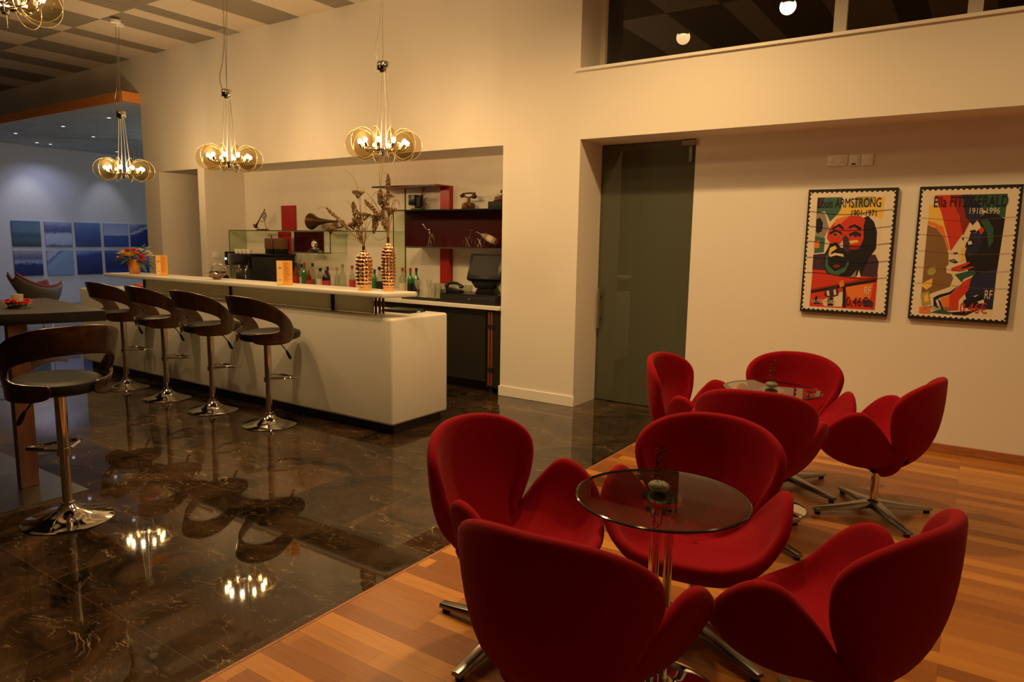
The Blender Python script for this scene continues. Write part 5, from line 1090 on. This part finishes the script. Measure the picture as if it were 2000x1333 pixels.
for c, r in (((-0.17, 0, 0.062), 0.058), ((0.03, -0.05, 0.062), 0.058), ((0.03, 0.05, 0.062), 0.058)):
    b = MB(); b.tube([(c[0]+r*math.cos(2*PI*i/24), c[1], c[2]+r*math.sin(2*PI*i/24)) for i in range(24)], 0.003, 6, closed=True)
    for k in range(6): b.tube([c, (c[0]+r*math.cos(k*1.047), c[1], c[2]+r*math.sin(k*1.047))], 0.0012, 4)
    b.build('wheel', 'silver', t)
b = tub([(-0.17, 0, 0.062), (-0.13, 0, 0.15), (-0.10, 0, 0.19)], 0.004); b.tube([(-0.12, -0.04, 0.19), (-0.10, 0, 0.185), (-0.12, 0.04, 0.19)], 0.004, 6); b.tube(catmull([(-0.13, 0, 0.15), (-0.05, 0, 0.10), (0.03, 0, 0.08), (0.14, 0, 0.04), (0.20, 0, 0.08)], 5, False), 0.004, 6); b.tube([(0.03, -0.05, 0.062), (0.03, 0.05, 0.062)], 0.004, 6); b.build('frame', 'silver', t)
t = empty('miniature_bottle', (-4.40, 6.03, 1.545), 0, 'small foil-topped bottle lying in the tricycle holder', 'bottle')
Mr_ = Matrix.Rotation(math.radians(-68), 3, 'Y'); b = MB(); b.lathe([(0.0, -0.14), (0.034, -0.138), (0.036, -0.12), (0.036, 0.0), (0.028, 0.03), (0.013, 0.065), (0.012, 0.10)], 20, (0.02, 0, 0.012), Mr_); b.build('glass_body', 'cork', t); b = MB(); b.lathe([(0.013, 0.07), (0.015, 0.135), (0, 0.138)], 14, (0.02, 0, 0.012), Mr_); b.build('foil_cap', 'silver', t)
b = MB(); b.lathe([(0.0365, -0.10), (0.037, -0.03)], 20, (0.02, 0, 0.012), Mr_, cap=False); b.build('label', 'lab', t)

# ================================================================== LOUNGE BEYOND
rows = [[('sea_ripples', [(0.0, (0.01, 0.03, 0.06)), (0.25, (0.05, 0.12, 0.18)), (0.45, (0.02, 0.07, 0.12)), (0.6, (0.09, 0.19, 0.30)), (1.0, (0.07, 0.15, 0.30))], 0, 6, (1, 1, 9), 0.5),
         ('sea_clouds', [(0.0, (0.05, 0.09, 0.28)), (0.12, (0.40, 0.48, 0.72)), (0.5, (0.50, 0.55, 0.78)), (0.60, (0.03, 0.05, 0.22)), (0.8, (0.12, 0.13, 0.42)), (1.0, (0.40, 0.42, 0.60))], 0, 3, (1, 2, 2), 0.25),
         ('deep_blue', [(0.0, (0.02, 0.04, 0.22)), (0.5, (0.03, 0.08, 0.34)), (1.0, (0.10, 0.20, 0.50))], 0, 3, (1, 1, 1), 0.5),
         ('calm_horizon', [(0.0, (0.02, 0.06, 0.30)), (0.47, (0.05, 0.11, 0.36)), (0.50, (0.45, 0.50, 0.75)), (1.0, (0.30, 0.38, 0.68))], 0, 3, (1, 1, 1), 0.08),
         ('breaking_crest', [(0.0, (0.01, 0.03, 0.20)), (0.45, (0.02, 0.05, 0.28)), (0.55, (0.60, 0.66, 0.85)), (0.62, (0.06, 0.14, 0.35)), (1.0, (0.45, 0.55, 0.80))], -0.45, 4, (1, 2, 2), 0.35)],
        [('stormy_swell', [(0.0, (0.008, 0.015, 0.13)), (0.45, (0.02, 0.03, 0.18)), (0.55, (0.35, 0.40, 0.62)), (0.7, (0.10, 0.10, 0.25)), (1.0, (0.45, 0.42, 0.50))], 0, 4, (1, 2, 3), 0.3),
         ('surf_slope', [(0.0, (0.25, 0.36, 0.60)), (0.35, (0.30, 0.45, 0.65)), (0.5, (0.10, 0.16, 0.45)), (0.6, (0.50, 0.58, 0.80)), (1.0, (0.42, 0.36, 0.62))], -0.9, 4, (1, 2, 2), 0.35),
         ('deep_navy', [(0.0, (0.01, 0.015, 0.13)), (0.7, (0.015, 0.04, 0.26)), (1.0, (0.25, 0.40, 0.80))], -0.15, 3, (1, 1, 2), 0.35),
         ('dark_water', [(0.0, (0.03, 0.05, 0.30)), (0.3, (0.01, 0.015, 0.12)), (0.8, (0.03, 0.06, 0.25)), (1.0, (0.10, 0.18, 0.45))], 0, 4, (1, 1, 2), 0.4),
         ('foaming_wave', [(0.0, (0.05, 0.08, 0.45)), (0.5, (0.35, 0.45, 0.85)), (1.0, (0.70, 0.78, 0.95))], -0.5, 4, (1, 2, 2), 0.4)]]
cols_y = [(6.43, 6.965), (7.055, 7.59), (7.672, 8.205), (8.288, 8.84), (8.90, 9.44)]
labs = [['teal rippled sea canvas, top left of the ten', 'cloud over bright water canvas, second in the top row', 'plain mid-blue canvas, third in the top row', 'canvas with a calm sea horizon under pale sky, fourth in the top row', 'canvas of a breaking crest, partly behind the wall edge in the top row'],
        ['stormy swell canvas with a dark lower half, bottom left of the ten', 'canvas of a steep pale surf slope, second in the bottom row', 'plain navy canvas, third in the bottom row', 'dark water canvas behind the flower pot, fourth in the bottom row', 'foamy wave canvas partly behind the flowers, right end of the bottom row']]
for r_, (z0, z1) in enumerate(((1.255, 1.79), (0.63, 1.165))):
    for c_, (y0, y1) in enumerate(cols_y):
        n_, st, wv, sc_, an, bl = rows[r_][c_]
        o = MB().box(0, 0.035, 0, y1-y0, 0, z1-z0).build('seascape_canvas', sea(n_, st, wv, sc_, an, bl), None, loc=(-17.0, y0, z0)); tag(o, labs[r_][c_], 'picture', 'square sea canvases in the lounge')
t = empty('lounge_chair', (-13.5, 5.05, 0), 0, 'low lounge chair with pale shell and burnt orange upholstery in the bluish lounge', 'lounge chair'); t.scale = (0.75, 0.72, 0.93)
def bowl(off, shrink, nm, m):
    vs = []; fs = []; NU, NV = 18, 14
    for i in range(NU+1):
        u = i/NU; y = 0.0 + 0.92*u; zc = 0.76*(1-u)**2 + 2*u*(1-u)*-0.02 + 0.40*u*u; hw = (0.14 + 0.42*math.sin(PI*min(1, u*0.75+0.08)))*shrink
        for j in range(NV+1):
            v = -1 + 2*j/NV; vs.append((hw*v, y*shrink+0.46*(1-shrink), zc + 0.40*v*v*math.sin(PI*(0.10+0.6*u)) + off))
    for i in range(NU):
        for j in range(NV): a = i*(NV+1)+j; fs.append((a, a+1, a+NV+2, a+NV+1))
    b = MB(); b.add(vs, fs, 0, True); o = b.build(nm, m, t, angle=180); md = o.modifiers.new('thick', 'SOLIDIFY'); md.thickness = 0.03; md.offset = 0; return o
bowl(0.0, 1.0, 'shell', 'oshell'); bowl(0.05, 0.97, 'upholstery', 'ochair')
for x, y0, y1 in ((0.0, 0.22, 0.16), (-0.25, 0.62, 0.70), (0.25, 0.62, 0.70)): MB().tube([(x*0.6, y0+0.03, 0.36), (x, y1, 0.0)], 0.010, 8).build('leg', 'chrome', t)
t = empty('low_bench', (-12.0, 6.9, 0), 0, 'low bench with pale top and dark red edge beyond the high table', 'bench')
MB().box(-0.6, 0.9, -0.5, 0.6, 0.34, 0.40).build('top', 'oshell', t, bevel=0.004); MB().box(-0.6, 0.9, -0.5, 0.6, 0.28, 0.338).build('apron', 'ochair', t)
for x in (-0.5, 0.8):
    for y in (-0.4, 0.5): MB().box(x-0.03, x+0.03, y-0.03, y+0.03, 0, 0.28).build('leg', 'espresso', t)
t = empty('potted_plant', (-12.6, 4.26, 0), 0, 'tall dark potted plant at the far left edge, only leaf tips in view', 'plant')
b = MB(); b.lathe([(0, 0), (0.14, 0), (0.18, 0.36), (0.16, 0.36), (0.13, 0.30), (0, 0.30)], 28); b.build('pot', 'blackm', t); b = MB(); b.tube([(0, 0, 0.3), (0.02, 0.03, 0.7), (0, 0.04, 1.0)], 0.03, 8); b.build('trunk', 'bronze', t)
for k in range(14): a = k*0.9; z = 0.75+0.03*k; leaf((0.02*math.cos(a), 0.04+0.02*math.sin(a), z), (0.28*math.cos(a), 0.04+0.28*math.sin(a), z+0.05), 0.035, 0.04).build('leaf', 'leaf', t)
t = empty('hanging_rods', (-14.0, 7.55, 0), 0, 'cluster of thin steel rods hanging from the lounge ceiling beside the wall edge', 'rod screen')
for k in range(9): MB().tube([(0.03*(k % 2), -0.13+0.05*k, 2.85), (0.03*(k % 2), -0.13+0.05*k, 3.374)], 0.008, 6).build('rod', 'steel', t)

# flowers and tea-light on the high table
t = empty('table_flowers', (-4.93, 1.865, 1.0505), 0.6, 'pink fringed flower wreath around a small glass tea-light on the high table', 'centrepiece')
for k in range(9):
    a = 2*PI*k/9; flower(t, (0.050*math.cos(a), 0.050*math.sin(a), 0.022+0.012*(k % 2)), 0.036, 'pink' if k % 3 else 'cor', rnd, 'blossom', 5, 11)
b = MB(); b.lathe([(0.030, 0.004), (0.034, 0.085), (0.031, 0.085), (0.027, 0.008), (0.0, 0.008)], 24, cap=False); b.build('tealight_glass', 'frost', t); b = MB(); b.lathe([(0, 0.0), (0.055, 0.0), (0.05, 0.012), (0, 0.012)], 20); b.build('base', 'leaf', t)
